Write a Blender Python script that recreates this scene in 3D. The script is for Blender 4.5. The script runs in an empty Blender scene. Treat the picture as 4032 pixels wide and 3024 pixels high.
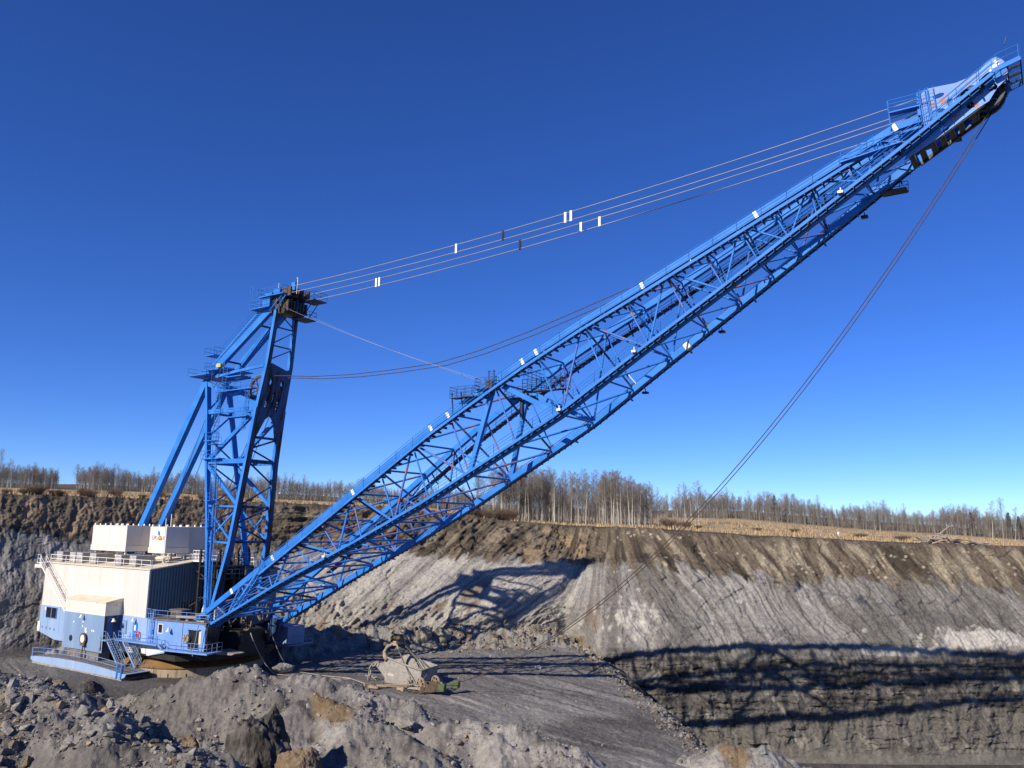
import bpy, bmesh, math, random
import numpy as np
from mathutils import Vector, Matrix
from mathutils.geometry import tessellate_polygon

scene = bpy.context.scene
# ------------------------------------------------------------------ camera
RT = Vector((0.99987591, -0.00271348, 0.01551780)); UP = Vector((-0.01575325, -0.17222749, 0.98493123)); FW = Vector((0.00000000, 0.98505347, 0.17224886))
cam_data = bpy.data.cameras.new("camera")
cam = bpy.data.objects.new("camera", cam_data)
scene.collection.objects.link(cam)
cam_data.sensor_width = 36.0
cam_data.lens = 36.0 * 3200 / 4032
cam_data.clip_start = 0.2
cam_data.clip_end = 4000
cam.matrix_world = Matrix(((RT.x, UP.x, -FW.x, 0), (RT.y, UP.y, -FW.y, 0), (RT.z, UP.z, -FW.z, 0), (0, 0, 0, 1)))
scene.camera = cam
# ------------------------------------------------------------------ sky and sun
SUN_AZ, SUN_EL = math.radians(44.3), math.radians(31.0)      # direction the light travels towards, and its height
to_sun = Vector((-math.sin(SUN_AZ) * math.cos(SUN_EL), -math.cos(SUN_AZ) * math.cos(SUN_EL), math.sin(SUN_EL)))
world = bpy.data.worlds.new("World")
scene.world = world
world.use_nodes = True
wn = world.node_tree.nodes
sky = wn.new("ShaderNodeTexSky")
sky.sky_type = 'NISHITA'
sky.sun_disc = False
sky.sun_elevation = SUN_EL
sky.sun_rotation = math.atan2(to_sun.x, to_sun.y)
sky.altitude = 3500
sky.air_density = 1.0
sky.dust_density = 0.9
sky.ozone_density = 8.0
bg = wn["Background"]
bg.inputs[1].default_value = 0.13
tone = wn.new("ShaderNodeHueSaturation")
tone.inputs["Hue"].default_value = 0.514
tone.inputs["Saturation"].default_value = 1.12
world.node_tree.links.new(sky.outputs[0], tone.inputs["Color"])
world.node_tree.links.new(tone.outputs[0], bg.inputs[0])
sun_data = bpy.data.lights.new("sun", 'SUN')
sun_data.energy = 5.0
sun_data.angle = math.radians(0.53)
sun_data.color = (1.0, 0.93, 0.82)
sun = bpy.data.objects.new("sun", sun_data)
scene.collection.objects.link(sun)
sun.rotation_euler = to_sun.to_track_quat('Z', 'Y').to_euler()
scene.view_settings.view_transform = 'Standard'
scene.view_settings.look = 'None'
scene.view_settings.exposure = 0.27
scene.view_settings.gamma = 1.0
scene.cycles.max_bounces = 5
scene.cycles.diffuse_bounces = 3
scene.cycles.use_denoising = True

random.seed(7)
COL = scene.collection

# ------------------------------------------------------------------ helpers
def tag(o, label=None, cat=None, group=None, kind=None):
    if label: o['label'] = label
    if cat: o['category'] = cat
    if group: o['group'] = group
    if kind: o['kind'] = kind
    return o

def empty(name, loc, rot=None):
    o = bpy.data.objects.new(name, None)
    o.empty_display_size = 0.5
    COL.objects.link(o)
    o.location = loc
    if rot is not None: o.rotation_euler = rot
    return o

def mesh_np(name, verts, faces, mat, smooth=False, parent=None, colors=None):
    """verts (n,3), faces (m,k) numpy"""
    me = bpy.data.meshes.new(name)
    n, (m, k) = len(verts), faces.shape
    me.vertices.add(n); me.vertices.foreach_set("co", np.ascontiguousarray(verts, dtype=np.float32).ravel())
    me.loops.add(m * k); me.loops.foreach_set("vertex_index", np.ascontiguousarray(faces, dtype=np.int32).ravel())
    me.polygons.add(m); me.polygons.foreach_set("loop_start", np.arange(0, m * k, k, dtype=np.int32))
    me.polygons.foreach_set("loop_total", np.full(m, k, dtype=np.int32))
    me.polygons.foreach_set("use_smooth", np.full(m, smooth, dtype=bool))
    me.update(calc_edges=True)
    if colors is not None:
        ca = me.color_attributes.new("soil", 'FLOAT_COLOR', 'POINT')
        c4 = np.ones((n, 4), dtype=np.float32); c4[:, :3] = colors
        ca.data.foreach_set("color", c4.ravel())
    if mat: me.materials.append(mat)
    o = bpy.data.objects.new(name, me)
    COL.objects.link(o)
    if parent: o.parent = parent
    return o

# numpy noise
def _hash(ix, iy, seed):
    h = (ix.astype(np.int64) * 374761393 + iy.astype(np.int64) * 668265263 + seed * 1442695041) & 0xffffffff
    h = ((h ^ (h >> 13)) * 1274126177) & 0xffffffff
    return (h ^ (h >> 16)) & 0xffffffff
def pnoise(x, y, seed=0):
    x = np.asarray(x, dtype=np.float64); y = np.asarray(y, dtype=np.float64)
    x0 = np.floor(x); y0 = np.floor(y); fx = x - x0; fy = y - y0
    u = fx * fx * fx * (fx * (fx * 6 - 15) + 10); v = fy * fy * fy * (fy * (fy * 6 - 15) + 10)
    def g(dx, dy):
        a = _hash(x0 + dx, y0 + dy, seed) * (2 * math.pi / 4294967296.0)
        return np.cos(a) * (fx - dx) + np.sin(a) * (fy - dy)
    return ((g(0, 0) * (1 - u) + g(1, 0) * u) * (1 - v) + (g(0, 1) * (1 - u) + g(1, 1) * u) * v) * 1.5
def fbm(x, y, octv=5, seed=0, gain=0.5, ridged=False):
    s = 0; a = 1; t = 0
    for i in range(octv):
        n = pnoise(x * 2 ** i + 17.3 * i, y * 2 ** i - 9.1 * i, seed + i * 31)
        if ridged: n = 1 - 2 * np.abs(n)
        s = s + a * n; t += a; a *= gain
    return s / t
def cells(x, y, seed=0):
    """cellular noise: (distance to nearest seed, random value of that seed)"""
    x0 = np.floor(x); y0 = np.floor(y)
    best = np.full(np.shape(x), 9.0); val = np.zeros(np.shape(x))
    for dx in (-1, 0, 1):
        for dy in (-1, 0, 1):
            h = _hash(x0 + dx, y0 + dy, seed)
            px = x0 + dx + (h & 0xffff) / 65536.0; py = y0 + dy + ((h >> 16) & 0xffff) / 65536.0
            d = np.hypot(px - x, py - y); m = d < best
            best = np.where(m, d, best); val = np.where(m, (h % 1000) / 1000.0, val)
    return best, val
def sstep(a, b, x):
    t = np.clip((x - a) / (b - a), 0, 1); return t * t * (3 - 2 * t)
def lerp3(c0, c1, t):
    return c0 * (1 - t[..., None]) + np.asarray(c1) * t[..., None]

# ------------------------------------------------------------------ materials
def new_mat(name):
    m = bpy.data.materials.new(name); m.use_nodes = True
    return m, m.node_tree.nodes, m.node_tree.links, m.node_tree.nodes["Principled BSDF"]
def paint(name, col, col2=None, rough=0.5, metal=0.0, scale=0.6, stain=None, stain_amt=0.5, spec=0.4, bump=0.0, vertical=False):
    """painted metal: two tones of the paint mottled, plus an optional stain colour in patches / runs"""
    m, N, L, b = new_mat(name)
    tc = N.new("ShaderNodeTexCoord"); mp = N.new("ShaderNodeMapping")
    L.new(tc.outputs["Object"], mp.inputs[0])
    if vertical: mp.inputs["Scale"].default_value = (1, 1, 0.12)
    n1 = N.new("ShaderNodeTexNoise"); n1.inputs["Scale"].default_value = scale; n1.inputs["Detail"].default_value = 6
    L.new(mp.outputs[0], n1.inputs["Vector"])
    r1 = N.new("ShaderNodeValToRGB")
    r1.color_ramp.elements[0].position = 0.35; r1.color_ramp.elements[1].position = 0.7
    r1.color_ramp.elements[0].color = (*col, 1); r1.color_ramp.elements[1].color = (*(col2 or col), 1)
    L.new(n1.outputs[0], r1.inputs[0])
    out = r1.outputs[0]
    if stain:
        n2 = N.new("ShaderNodeTexNoise"); n2.inputs["Scale"].default_value = scale * 2.3; n2.inputs["Detail"].default_value = 8; n2.inputs["Roughness"].default_value = 0.65
        L.new(mp.outputs[0], n2.inputs["Vector"])
        r2 = N.new("ShaderNodeValToRGB"); r2.color_ramp.elements[0].position = 1 - stain_amt - 0.02; r2.color_ramp.elements[1].position = 1 - stain_amt + 0.06
        L.new(n2.outputs[0], r2.inputs[0])
        mx = N.new("ShaderNodeMixRGB"); L.new(r2.outputs[0], mx.inputs[0]); L.new(out, mx.inputs[1]); mx.inputs[2].default_value = (*stain, 1)
        out = mx.outputs[0]
    L.new(out, b.inputs["Base Color"])
    b.inputs["Roughness"].default_value = rough; b.inputs["Metallic"].default_value = metal
    b.inputs["Specular IOR Level"].default_value = spec
    return m
def soil(name, bump=0.35, scale=3.0, rough=0.95):
    m, N, L, b = new_mat(name)
    at = N.new("ShaderNodeAttribute"); at.attribute_name = "soil"
    tc = N.new("ShaderNodeTexCoord")
    n1 = N.new("ShaderNodeTexNoise"); n1.inputs["Scale"].default_value = scale; n1.inputs["Detail"].default_value = 9; n1.inputs["Roughness"].default_value = 0.7
    L.new(tc.outputs["Object"], n1.inputs["Vector"])
    r = N.new("ShaderNodeValToRGB"); r.color_ramp.elements[0].position = 0.3; r.color_ramp.elements[1].position = 0.72
    r.color_ramp.elements[0].color = (0.62, 0.6, 0.58, 1); r.color_ramp.elements[1].color = (1.35, 1.33, 1.3, 1)
    L.new(n1.outputs[0], r.inputs[0])
    mx = N.new("ShaderNodeMixRGB"); mx.blend_type = 'MULTIPLY'; mx.inputs[0].default_value = 1
    L.new(at.outputs[0], mx.inputs[1]); L.new(r.outputs[0], mx.inputs[2]); L.new(mx.outputs[0], b.inputs["Base Color"])
    bp = N.new("ShaderNodeBump"); bp.inputs["Strength"].default_value = bump; bp.inputs["Distance"].default_value = 0.3
    L.new(n1.outputs[0], bp.inputs["Height"]); L.new(bp.outputs[0], b.inputs["Normal"])
    b.inputs["Roughness"].default_value = rough; b.inputs["Specular IOR Level"].default_value = 0.15
    return m
M_soil = soil("soil_material", bump=.6)
M_wall = soil("cut_face_material", bump=0.5, scale=2.0)

# ------------------------------------------------------------------ terrain
EDGE_X = lambda y: 16.9 - 0.078 * (y - 77)                    # the edge of the bench above the deep pit
#            q      P0 (y,z)       P1            P2            P3
PROFILE = np.array([
 (-2.4,  52, -19.0,  54, -12.0,  57.,  -1.0,  59.,  4.0),
 (-1.2,  90, -19.0,  93, -12.0,  97.,  -1.0, 100.,  4.0),
 (-.62, 117, -19.0, 121, -12.0, 130.,  -1.8, 134.,  3.75),
 (-.50, 126, -19.0, 131, -12.0, 141.,  -2.1, 145.,  3.8),
 (-.37, 138, -19.0, 143, -12.0, 154.,  -4.0, 159.,  4.1),
 (-.25, 147, -19.0, 152, -13.0, 163.,  -5.0, 170.,  3.9),
 (-.117,142, -19.0, 148, -13.0, 160.,  -5.1, 174.,  3.5),
 (-.015,140, -19.0, 144, -13.5, 152.,  -6.0, 172.,  1.2),
 (.069, 143, -19.0, 146, -13.0, 151.,  -6.1, 166.,  .06),
 (.088, 138, -20.5, 141, -14.0, 149.,  -6.2, 163.,  .0),
 (.108, 125, -30.0, 128, -18.5, 146.,  -6.2, 159.,  .0),
 (.135, 121, -31.5, 126.5,-18.6,141.,  -6.0, 151.,  .0),
 (.182, 119.5,-31.5,125.5,-18.5,136.5, -5.9, 144.,  -.3),
 (.312, 119, -31.5, 125, -18.5, 135.3, -7.2, 140.7,-1.2),
 (.45,  119, -31.5, 125, -18.5, 134.5, -8.0, 140., -1.7),
 (.62,  120, -31.5, 125.5,-18.5,134.,  -8.4, 139.9,-2.1),
 (1.2,  112, -31.5, 117, -18.5, 126.,  -8.4, 132., -2.1),
 (2.4,   80, -31.5,  84, -18.5,  90.,  -8.4,  94., -2.1)])
FIELD = [   # q : z/y beyond the rim at a set of distances -> heights
 (-2.4, 4.0, 9, 14, 18), (-.62, 3.9, 5.5, 10.6, 16), (-.437, 3.9, 5.5, 10.6, 16), (-.25, 3.9, 5.0, 8.6, 13), (-.157, 3.6, 4.6, 7.8, 11),
 (-.015, 1.3, 1.7, 5.2, 9), (.069, .3, 1.0, 4.5, 8), (.121, .1, 1.0, 3.2, 6.3), (.2, -.2, .6, 4.0, 6.8), (.275, -.9, .4, 4.1, 7.0),
 (.429, -1.6, -1.2, .8, 2.6), (.62, -2.1, -2.3, -1.9, -2.4), (2.4, -2.1, -3, -4, -5)]
FIELD = np.array(FIELD); FY = [0.0, 40.0, 160.0, 215.0, 330.0]       # metres beyond the rim
FIELD = np.concatenate([FIELD[:, :4], FIELD[:, 3:4] + 3.4, FIELD[:, 4:5] + 3.6], 1)

HEAPS = {
 'A': ([(-66,58,-6.5),(-50,51,-6.0),(-40,45,-7.0),(-27.6,43,-7.6),(-25,42,-7.7),(-23.9,41.5,-7.9),(-21.2,40,-8.1),(-18.5,39,-8.8),(-15.9,38,-9.3),(-13.8,37,-9.9),(-11.5,35,-11.2)], .62),  # left stretch, out of view, added to throw shadow into the valley
 'A3': ([(-52,66,-6),(-44.5,61,-6.3),(-42,52,-7)], .95),  # unseen steep heap added to darken the hollow between the heaps
 'A2': ([(-34,33,-8.5),(-24,32,-8.2),(-17,30,-9.0),(-11,27,-9.6),(0,24,-8.8),(14,24,-9),(30,28,-10)], .60),
 'B': ([(-42.4,80,-15.6),(-38.3,79,-16.3),(-32.9,77,-15.6),(-29.8,76,-14.6),(-27.2,76,-13.7),(-24.8,76,-13.0),(-19.7,76,-13.3),(-15.6,76,-13.5),(-12.3,75,-14.3),(-8,73.5,-15.5),(-6.3,72,-16.3),(-5.5,71,-16.7)], .66),
 'B2': ([(-16,72,-14.2),(-11,69,-15.6),(-7,66.5,-16.6)], .62),
 'C': ([(-5.2,71,-16.3),(-4.7,71,-16.2),(-1.3,71,-16.5),(1,70,-16.2),(3.2,69,-16.8),(6.8,68.3,-18.8)], .62),
 'D': ([(14.5,70,-18.9),(16.4,71,-17.9),(17.8,71,-17.6),(19.9,71,-17.8),(20.6,70.5,-17.6),(22.6,69,-18.8)], .6),
 'E': ([(-60,118,-17),(-33.7,124,-15.6),(-27.9,132,-16.6),(-20.5,136,-16.9),(-10.8,137,-17.1),(-1.7,137,-17.2),(6.3,140,-16.8)], .55),
}
def seg_height(x, y, pts, slope):
    h = np.full(np.shape(x), -99.0)
    for (ax, ay, az), (bx, by, bz) in zip(pts[:-1], pts[1:]):
        dx, dy = bx - ax, by - ay; L2 = dx * dx + dy * dy
        t = np.clip(((x - ax) * dx + (y - ay) * dy) / L2, 0, 1)
        d = np.hypot(x - ax - t * dx, y - ay - t * dy)
        h = np.maximum(h, az + (bz - az) * t - slope * (np.sqrt(d * d + .6) - .77))
    return h
def heap_height(x, y):
    n = fbm(x * .22, y * .22, 4, 5)
    out = np.full(np.shape(x), -99.0)
    for k, (pts, sl) in HEAPS.items():
        if k == 'E': continue
        out = np.maximum(out, seg_height(x, y, pts, sl))
    d, v = cells(x * .9 + n, y * .9, 3)
    d2, v2 = cells(x * 2.6, y * 2.6 + n, 8)
    rough = sstep(-.35, .3, fbm(x * .12, y * .12, 2, 77))
    d3, v3 = cells(x * 5.5 + n, y * 5.5, 15)
    d4, v4 = cells(x * 1.7 - n, y * 1.7, 19)
    out = out + n * 1.1 + sstep(.6, .25, d) * v ** 3 * .25 * rough + sstep(.55, .2, d4) * v4 ** 2 * .1 * (.2 + .8 * rough) + sstep(.5, .2, d3) * v3 * .03 + fbm(x * .6, y * .6, 5, 9, gain=.5) * .5 - .15
    # gullies that run down the flanks
    out = out + fbm(x * .35, y * .35, 4, 12, ridged=True) * .3
    return out
def base_floor(x, y):
    wob = fbm(y * .06, x * 0 + 3.0, 3, 21) * 1.6 + fbm(y * .45, x * .1, 4, 22) * 1.0
    d = x - EDGE_X(y) - wob
    z = -19.0 - 12.5 * sstep(-.3, 14, d) - .35 * sstep(-.2, .8, d)
    flat = 1 - sstep(0, 2, d)
    z = z + flat * (fbm(x * .06, y * .06, 3, 31) * .5 + fbm(x * .5, y * .5, 4, 33) * .16 + fbm((.8 * x + .6 * y) * .9, (.6 * x - .8 * y) * .12, 4, 35) * .13)
    z = z + (1 - flat) * (fbm(x * .4, y * .4, 5, 41) * .9)
    z = z + fbm(x * 2.2, y * 2.2, 3, 43) * .09 + flat * (-.14) * sstep(.25, .6, fbm((.8 * x + .6 * y) * .7, (.6 * x - .8 * y) * .03, 3, 205)) + flat * fbm(x * .9, y * .9, 4, 44) * .1
    # keep it level where the machine and the bucket stand
    pad = np.exp(-(((x + 42) / 17) ** 2 + ((y - 112) / 16) ** 2) ** 2) + np.exp(-(((x + 12) / 8) ** 2 + ((y - 101) / 5) ** 2) ** 2)
    pad = np.clip(pad, 0, 1)
    z = z * (1 - pad) + (-19.0 + fbm(x * 1.5, y * 1.5, 3, 45) * .05) * pad
    e = seg_height(x, y, *HEAPS['E']) + fbm(x * .5, y * .5, 5, 51) * 1.5
    dc, vc = cells(x * .8, y * .8, 61); e = e + (1 - dc) * vc * .8
    return np.maximum(z, e), d, sstep(-.3, .5, e - z)

cols = np.concatenate([np.linspace(-2.4, -.66, 50, endpoint=False), np.linspace(-.66, .66, 1250), np.linspace(.66, 2.4, 51)[1:]])
P = np.stack([np.interp(cols, PROFILE[:, 0], PROFILE[:, i]) for i in range(1, 9)], 1)
k5 = np.ones(5) / 5                                            # soften the kinks between the stations
for i in range(8):
    pp = np.pad(P[:, i], 2, mode='edge'); P[:, i] = np.convolve(pp, k5, 'valid')
NF = 520
a = np.linspace(0, 1, NF)
Q = cols[None, :].repeat(NF, 0)
Yf = 38.0 * (P[None, :, 0] / 38.0) ** a[:, None]
Xf = Q * Yf
Zf, dE, Em = base_floor(Xf, Yf)
# --- wall rows
def wall_rows():
    t = np.concatenate([np.linspace(0, 1, 120, endpoint=False), np.linspace(1, 2, 130, endpoint=False), np.linspace(2, 3, 90)])
    T = t[:, None].repeat(len(cols), 1); Qw = cols[None, :].repeat(len(t), 0)
    seg = np.minimum(T.astype(int), 2); fr = T - seg
    ys = P[:, 0::2].T; zs = P[:, 1::2].T
    ci = np.arange(len(cols))[None, :].repeat(len(t), 0)
    Y = ys[seg, ci] * (1 - fr) + ys[seg + 1, ci] * fr
    Z = zs[seg, ci] * (1 - fr) + zs[seg + 1, ci] * fr
    return T, Qw, Y, Z
T, Qw, Yw, Zw = wall_rows()
S = np.cumsum(np.concatenate([[0], np.hypot(np.diff(cols * P[:, 4]), np.diff(P[:, 4]))]))   # arc length along the wall
Sw = S[None, :].repeat(len(T), 0)
slant = np.interp(cols, [-2.4, -.3, -.2, .04, .1, .16, 2.4], [0, 0, -1.2, -1.4, -.3, .75, .75])[None, :]
U = Sw + slant * (Zw + 12) + fbm(Sw * .04, Zw * .05, 3, 99) * 2.6 + fbm(Sw * .5, Zw * .12, 3, 98) * .35
rightw = sstep(.09, .13, Qw); leftw = 1 - sstep(-.36, -.22, Qw); mid = (1 - rightw) * (1 - leftw)
edge_fade = sstep(0, .25, T) * 1.0
groove = fbm(U * .33, Zw * .1, 5, 101, ridged=True, gain=.6) * (.5 + 1.1 * sstep(-.3, .4, fbm(Sw * .07, Zw * .08, 3, 97))) + fbm(U * 1.9, Zw * .25, 4, 103, ridged=True) * .35
lump = fbm(Sw * .13, Zw * .2, 4, 105) * 1.6
rubb_d, rubb_v = cells(U * 1.1, Zw * .8, 107)
rub = (1 - rubb_d) * rubb_v
strata = np.clip(fbm(Sw * .09, Zw * 2.6 + fbm(Sw * .03, Zw * .1, 2, 110) * 1.2, 4, 109) * 1.6, -.7, .7)
coalz = rightw * (1 - sstep(.95, 1.12, T + fbm(Sw * .12, Zw * 0, 3, 113) * .18))
cliff = leftw * sstep(1.7, 2.1, T)
low_mid = mid * (1 - sstep(.55, 1.15, T + fbm(Sw * .1, Zw * .1, 3, 125) * .5))
groove = groove * (1 - .55 * mid) * (1 - .8 * low_mid)
disp = (low_mid * (fbm(Sw * .3, Zw * .4, 5, 126, gain=.55) * 1.5 + sstep(.6, .2, rubb_d) * rubb_v ** 2 * .5) + groove * (.45 + .25 * rightw) + lump * .6 + rub * .45
        + coalz * (strata * .35 * (.2 + sstep(-.1, .3, fbm(Sw * .15, Zw * .3, 3, 112))) + fbm(Sw * .5, Zw * .2, 5, 111) * 1.3 + (cells(Sw * .5, Zw * 1.4, 114)[1] - .5) * .5)
        + cliff * (fbm(Sw * .3, Zw * .14, 5, 115, ridged=True, gain=.6) * .55 + fbm(Sw * 1.1, Zw * .9, 4, 116) * .7)
        + mid * sstep(1.9, 2.1, T) * (fbm(Sw * .25, Zw * .8, 5, 117) * 2.2 + rub * .8)
        + fbm(Sw * 3.1, Zw * 3.1, 3, 118) * .16)
disp = disp + (cells(Sw * .4 + fbm(Sw * .3, Zw * .3, 2, 130), Zw * .55, 119)[1] - .5) * .45 + (cells(U * 1.3, Zw * 1.6, 120)[1] - .5) * .28 * sstep(-.1, .3, fbm(Sw * .1, Zw * .2, 3, 123))
disp = disp * (1 - .45 * leftw) * edge_fade * (1 - .75 * sstep(2.85, 3, T))
Yw2 = Yw - disp * .8
Zw2 = Zw + disp * .35 * (1 - coalz)
# a bulging second fan of spoil in front of the smooth tip face
fan = np.exp(-(((Qw - .0) / .055) ** 2) - ((T - .95) / .9) ** 2) * sstep(0, .2, T)
Yw2 = Yw2 - fan * 3.0
rimn = sstep(2.6, 3, T)
Zw2 = Zw2 + rimn * (fbm(Sw * .18, T * 0, 5, 121, gain=.6) * .9 + fbm(Sw * .9, T * 2, 3, 122) * .3)
Xw2 = Qw * Yw2
# --- field rows
NR = 110
b = (np.linspace(0, 1, NR)) ** 2.2
Yr = P[None, :, 6] + b[:, None] * 900.0
Fz = np.stack([np.interp(cols, FIELD[:, 0], FIELD[:, i]) for i in range(1, 6)], 0)
D = Yr - P[None, :, 6]
Zr = np.empty_like(Yr)
for c in range(len(cols)): Zr[:, c] = np.interp(D[:, c], FY, Fz[:, c], right=Fz[4, c])
Zr = Zr + (D > 330) * (D - 330) * .004
Xr = cols[None, :] * Yr
Zr = Zr + fbm(Xr * .03, Yr * .03, 3, 131) * .5 * sstep(5, 40, D) + fbm(Xr * .4, Yr * .4, 3, 133) * .12
# stitch the rows
Zf[-1] = Zf[-2] = Zw2[0]; Xf[-1] = Xw2[0]; Yf[-1] = Yw2[0]
Zr[0] = Zw2[-1]; Xr[0] = Xw2[-1]; Yr[0] = Yw2[-1]
near_blend = np.exp(-D[1:] / 4.0)
Zr[1:] = Zr[1:] * (1 - near_blend) + (Zw2[-1][None, :] * near_blend)
def field_z(x, y):
    q = x / y; py = np.interp(q, cols, P[:, 6]); d = max(0., y - py)
    fz = [np.interp(q, FIELD[:, 0], FIELD[:, i]) for i in range(1, 6)]
    return float(np.interp(d, FY, fz))
def grid_faces(nr, nc):
    i = np.arange(nr - 1)[:, None] * nc + np.arange(nc - 1)[None, :]
    return np.stack([i, i + 1, i + nc + 1, i + nc], -1).reshape(-1, 4)
def grid_obj(name, X, Y, Z, C, mat, smooth=True):
    v = np.stack([X, Y, Z], -1).reshape(-1, 3)
    o = mesh_np(name, v, grid_faces(*X.shape), mat, smooth, colors=C.reshape(-1, 3))
    return tag(o, kind='structure')
# --- colours (dry soil albedos, wet and coaly patches, old tracks)
c = np.zeros(Xf.shape + (3,)) + np.array((.175, .165, .156))
c = lerp3(c, (.25, .235, .222), sstep(-.05, .35, fbm((.8 * Xf + .6 * Yf) * .2, (.6 * Xf - .8 * Yf) * .05, 5, 201)))
c = lerp3(c, (.075, .068, .063), sstep(.0, .5, fbm(Xf * .04 + 5, Yf * .07, 4, 203)) * .75)
tr = fbm((.8 * Xf + .6 * Yf) * .7, (.6 * Xf - .8 * Yf) * .03, 3, 205) + .35 * np.exp(-((fbm(Xf * .03, Yf * .03, 2, 206) * 6 + Xf * 1.33 + Yf - 88) / .5) ** 2) + .35 * np.exp(-((fbm(Xf * .03, Yf * .03, 2, 206) * 6 + Xf * 1.33 + Yf - 84.8) / .5) ** 2) + .3 * np.exp(-((fbm(Xf * .03, Yf * .03, 2, 209) * 5 + Xf * .25 + Yf - 80) / .6) ** 2)
c = lerp3(c, (.27, .25, .235), sstep(.22, .42, tr) * .55 * sstep(-30, -5, Xf))
c = lerp3(c, (.05, .046, .043), sstep(.2, .45, -tr) * .6)
wet = np.exp(-(((Xf + 45) / 22) ** 2 + ((Yf - 100) / 22) ** 2))
c = lerp3(c, (.06, .055, .052), wet * .55)
c = lerp3(c, (.045, .041, .038), sstep(.1, 3, dE) * .85)
pebble = sstep(.55, .62, fbm(Xf * 2.5, Yf * 2.5, 2, 207))
c = lerp3(c, (.3, .28, .26), pebble * .6)
em_c = lerp3(np.zeros_like(c) + np.array((.26, .245, .22)), (.15, .125, .095), sstep(-.1, .3, fbm(Xf * .4, Yf * .4, 4, 208)))
c = c * (1 - Em[..., None] * .9) + em_c * Em[..., None] * .9
grid_obj("ground", Xf, Yf, Zf, c, M_soil)
# wall
grey = np.array((.235, .222, .208))
lil = fbm(U * .3, Zw * .06, 4, 211); streak = fbm(U * .9, Zw * .05, 4, 213); fine = fbm(U * 2.6, Zw * .3, 3, 215)
c = np.zeros(Xw2.shape + (3,)) + grey
c = lerp3(c, (.15, .138, .125), sstep(-.1, .3, streak) * .85)
c = lerp3(c, (.33, .31, .285), sstep(.08, .38, -lil) * .8)
c = lerp3(c, (.11, .103, .094), sstep(-.15, .25, fbm(U * .09, Zw * .05, 4, 212)) * rightw * .85)
c = lerp3(c, (.10, .085, .068), sstep(.1, .45, fbm(U * .35, Zw * .03, 5, 214)) * rightw * sstep(1.2, 1.9, T) * .8)
c = lerp3(c, (.09, .083, .075), sstep(.18, .4, fine) * .6)
c = lerp3(c, (.36, .335, .30), mid * (1 - sstep(1.8, 2.0, T)) * sstep(-.25, .2, fbm(U * .5, Zw * .05, 4, 217)) * .9)
c = lerp3(c, (.2, .185, .165), low_mid * sstep(-.2, .2, fbm(Sw * .5, Zw * .6, 4, 220)) * .8)
c = lerp3(c, (.17, .12, .08), mid * sstep(.2, .4, fbm(U * .2, Zw * .12, 3, 218)) * (1 - sstep(1.2, 1.9, T)) * .8)
# pale slabs low on the far right, and blocky pale chips
pale = np.exp(-(((Qw - .56) / .07) ** 2 + ((T - 1.25) / .14) ** 2)) + np.exp(-(((Qw - .46) / .05) ** 2 + ((T - 1.08) / .06) ** 2)) + .5 * np.exp(-(((Qw - .15) / .06) ** 2 + ((T - 1.35) / .4) ** 2))
c = lerp3(c, (.46, .43, .385), np.clip(sstep(.35, .6, pale + fbm(Sw * .6, Zw * .6, 4, 219) * .5), 0, 1) * .75)
chip_d, chip_v = cells(Sw * .7, Zw * 1.1, 221)
c = lerp3(c, (.46, .44, .38), (chip_v > .9) * (chip_d < .33) * rightw * sstep(1.1, 1.3, T) * sstep(.0, .25, fbm(Sw * .12, Zw * .25, 3, 222)) * .7)
# overburden: brown with tan seams
bt = 1.93 + fbm(Sw * .12, T * 0, 4, 223) * .2 + streak * .2 + fbm(U * .5, Zw * .05, 4, 224) * .25 * rightw
ob = sstep(0, .06, T - bt)
brown = np.zeros_like(c) + np.array((.12, .096, .07))
brown = lerp3(brown, (.29, .25, .185), sstep(-.02, .3, fbm(U * .45, Zw * .12, 4, 225)) * (rightw * .75 + mid * .35))
brown = lerp3(brown, (.28, .2, .12), mid * sstep(-.05, .08, Qw) * sstep(-.1, .3, fbm(Sw * .2, Zw * .3, 4, 226)) * .9)
brown = lerp3(brown, (.045, .036, .028), sstep(.02, .28, fbm(U * .4, Zw * .12, 5, 227)) * .85 * (1 - .5 * leftw))
bk_d, bk_v = cells(Sw * 1.3, Zw * 1.9, 228)
brown = lerp3(brown, (.36, .32, .24), (bk_v > .72) * (bk_d < .4) * sstep(.0, .3, fbm(Sw * .2, Zw * .4, 3, 232)) * rightw * .8)
brown = lerp3(brown, (.30, .22, .14), leftw * sstep(-.1, .4, fbm(Sw * .5, Zw * .25, 4, 229)) * .8)
c = c * (1 - ob[..., None]) + brown * ob[..., None]
dk = leftw * np.exp(-((T - bt - .02) / .07) ** 2) * .8
c = lerp3(c, (.045, .04, .036), np.clip(dk * 1.2, 0, 1) * sstep(-.4, .1, fbm(Sw * .2, Zw * .4, 3, 231)))
coal = np.zeros_like(c) + np.array((.115, .106, .094))
coal = lerp3(coal, (.04, .037, .034), np.clip(sstep(-.15, .3, fbm(Sw * .08, Zw * 1.6, 5, 233)), 0, 1) * (.15 + .8 * sstep(.35, .65, T)))
coal = lerp3(coal, (.22, .2, .17), sstep(.1, .4, fbm(U * .5, Zw * .25, 5, 235)) * .8)
c = c * (1 - coalz[..., None]) + coal * coalz[..., None]
c = lerp3(c, (.15, .138, .12), rightw * (1 - sstep(.0, .3, T)) * .7)
c = lerp3(c, (.1, .08, .06), sstep(2.8, 3, T) * .8)
c = lerp3(c, (.13, .12, .11), (1 - rightw) * (1 - sstep(0.0, .3, T)) * .8)
grid_obj("mine_wall", Xw2, Yw2, Zw2, c, M_wall)
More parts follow.
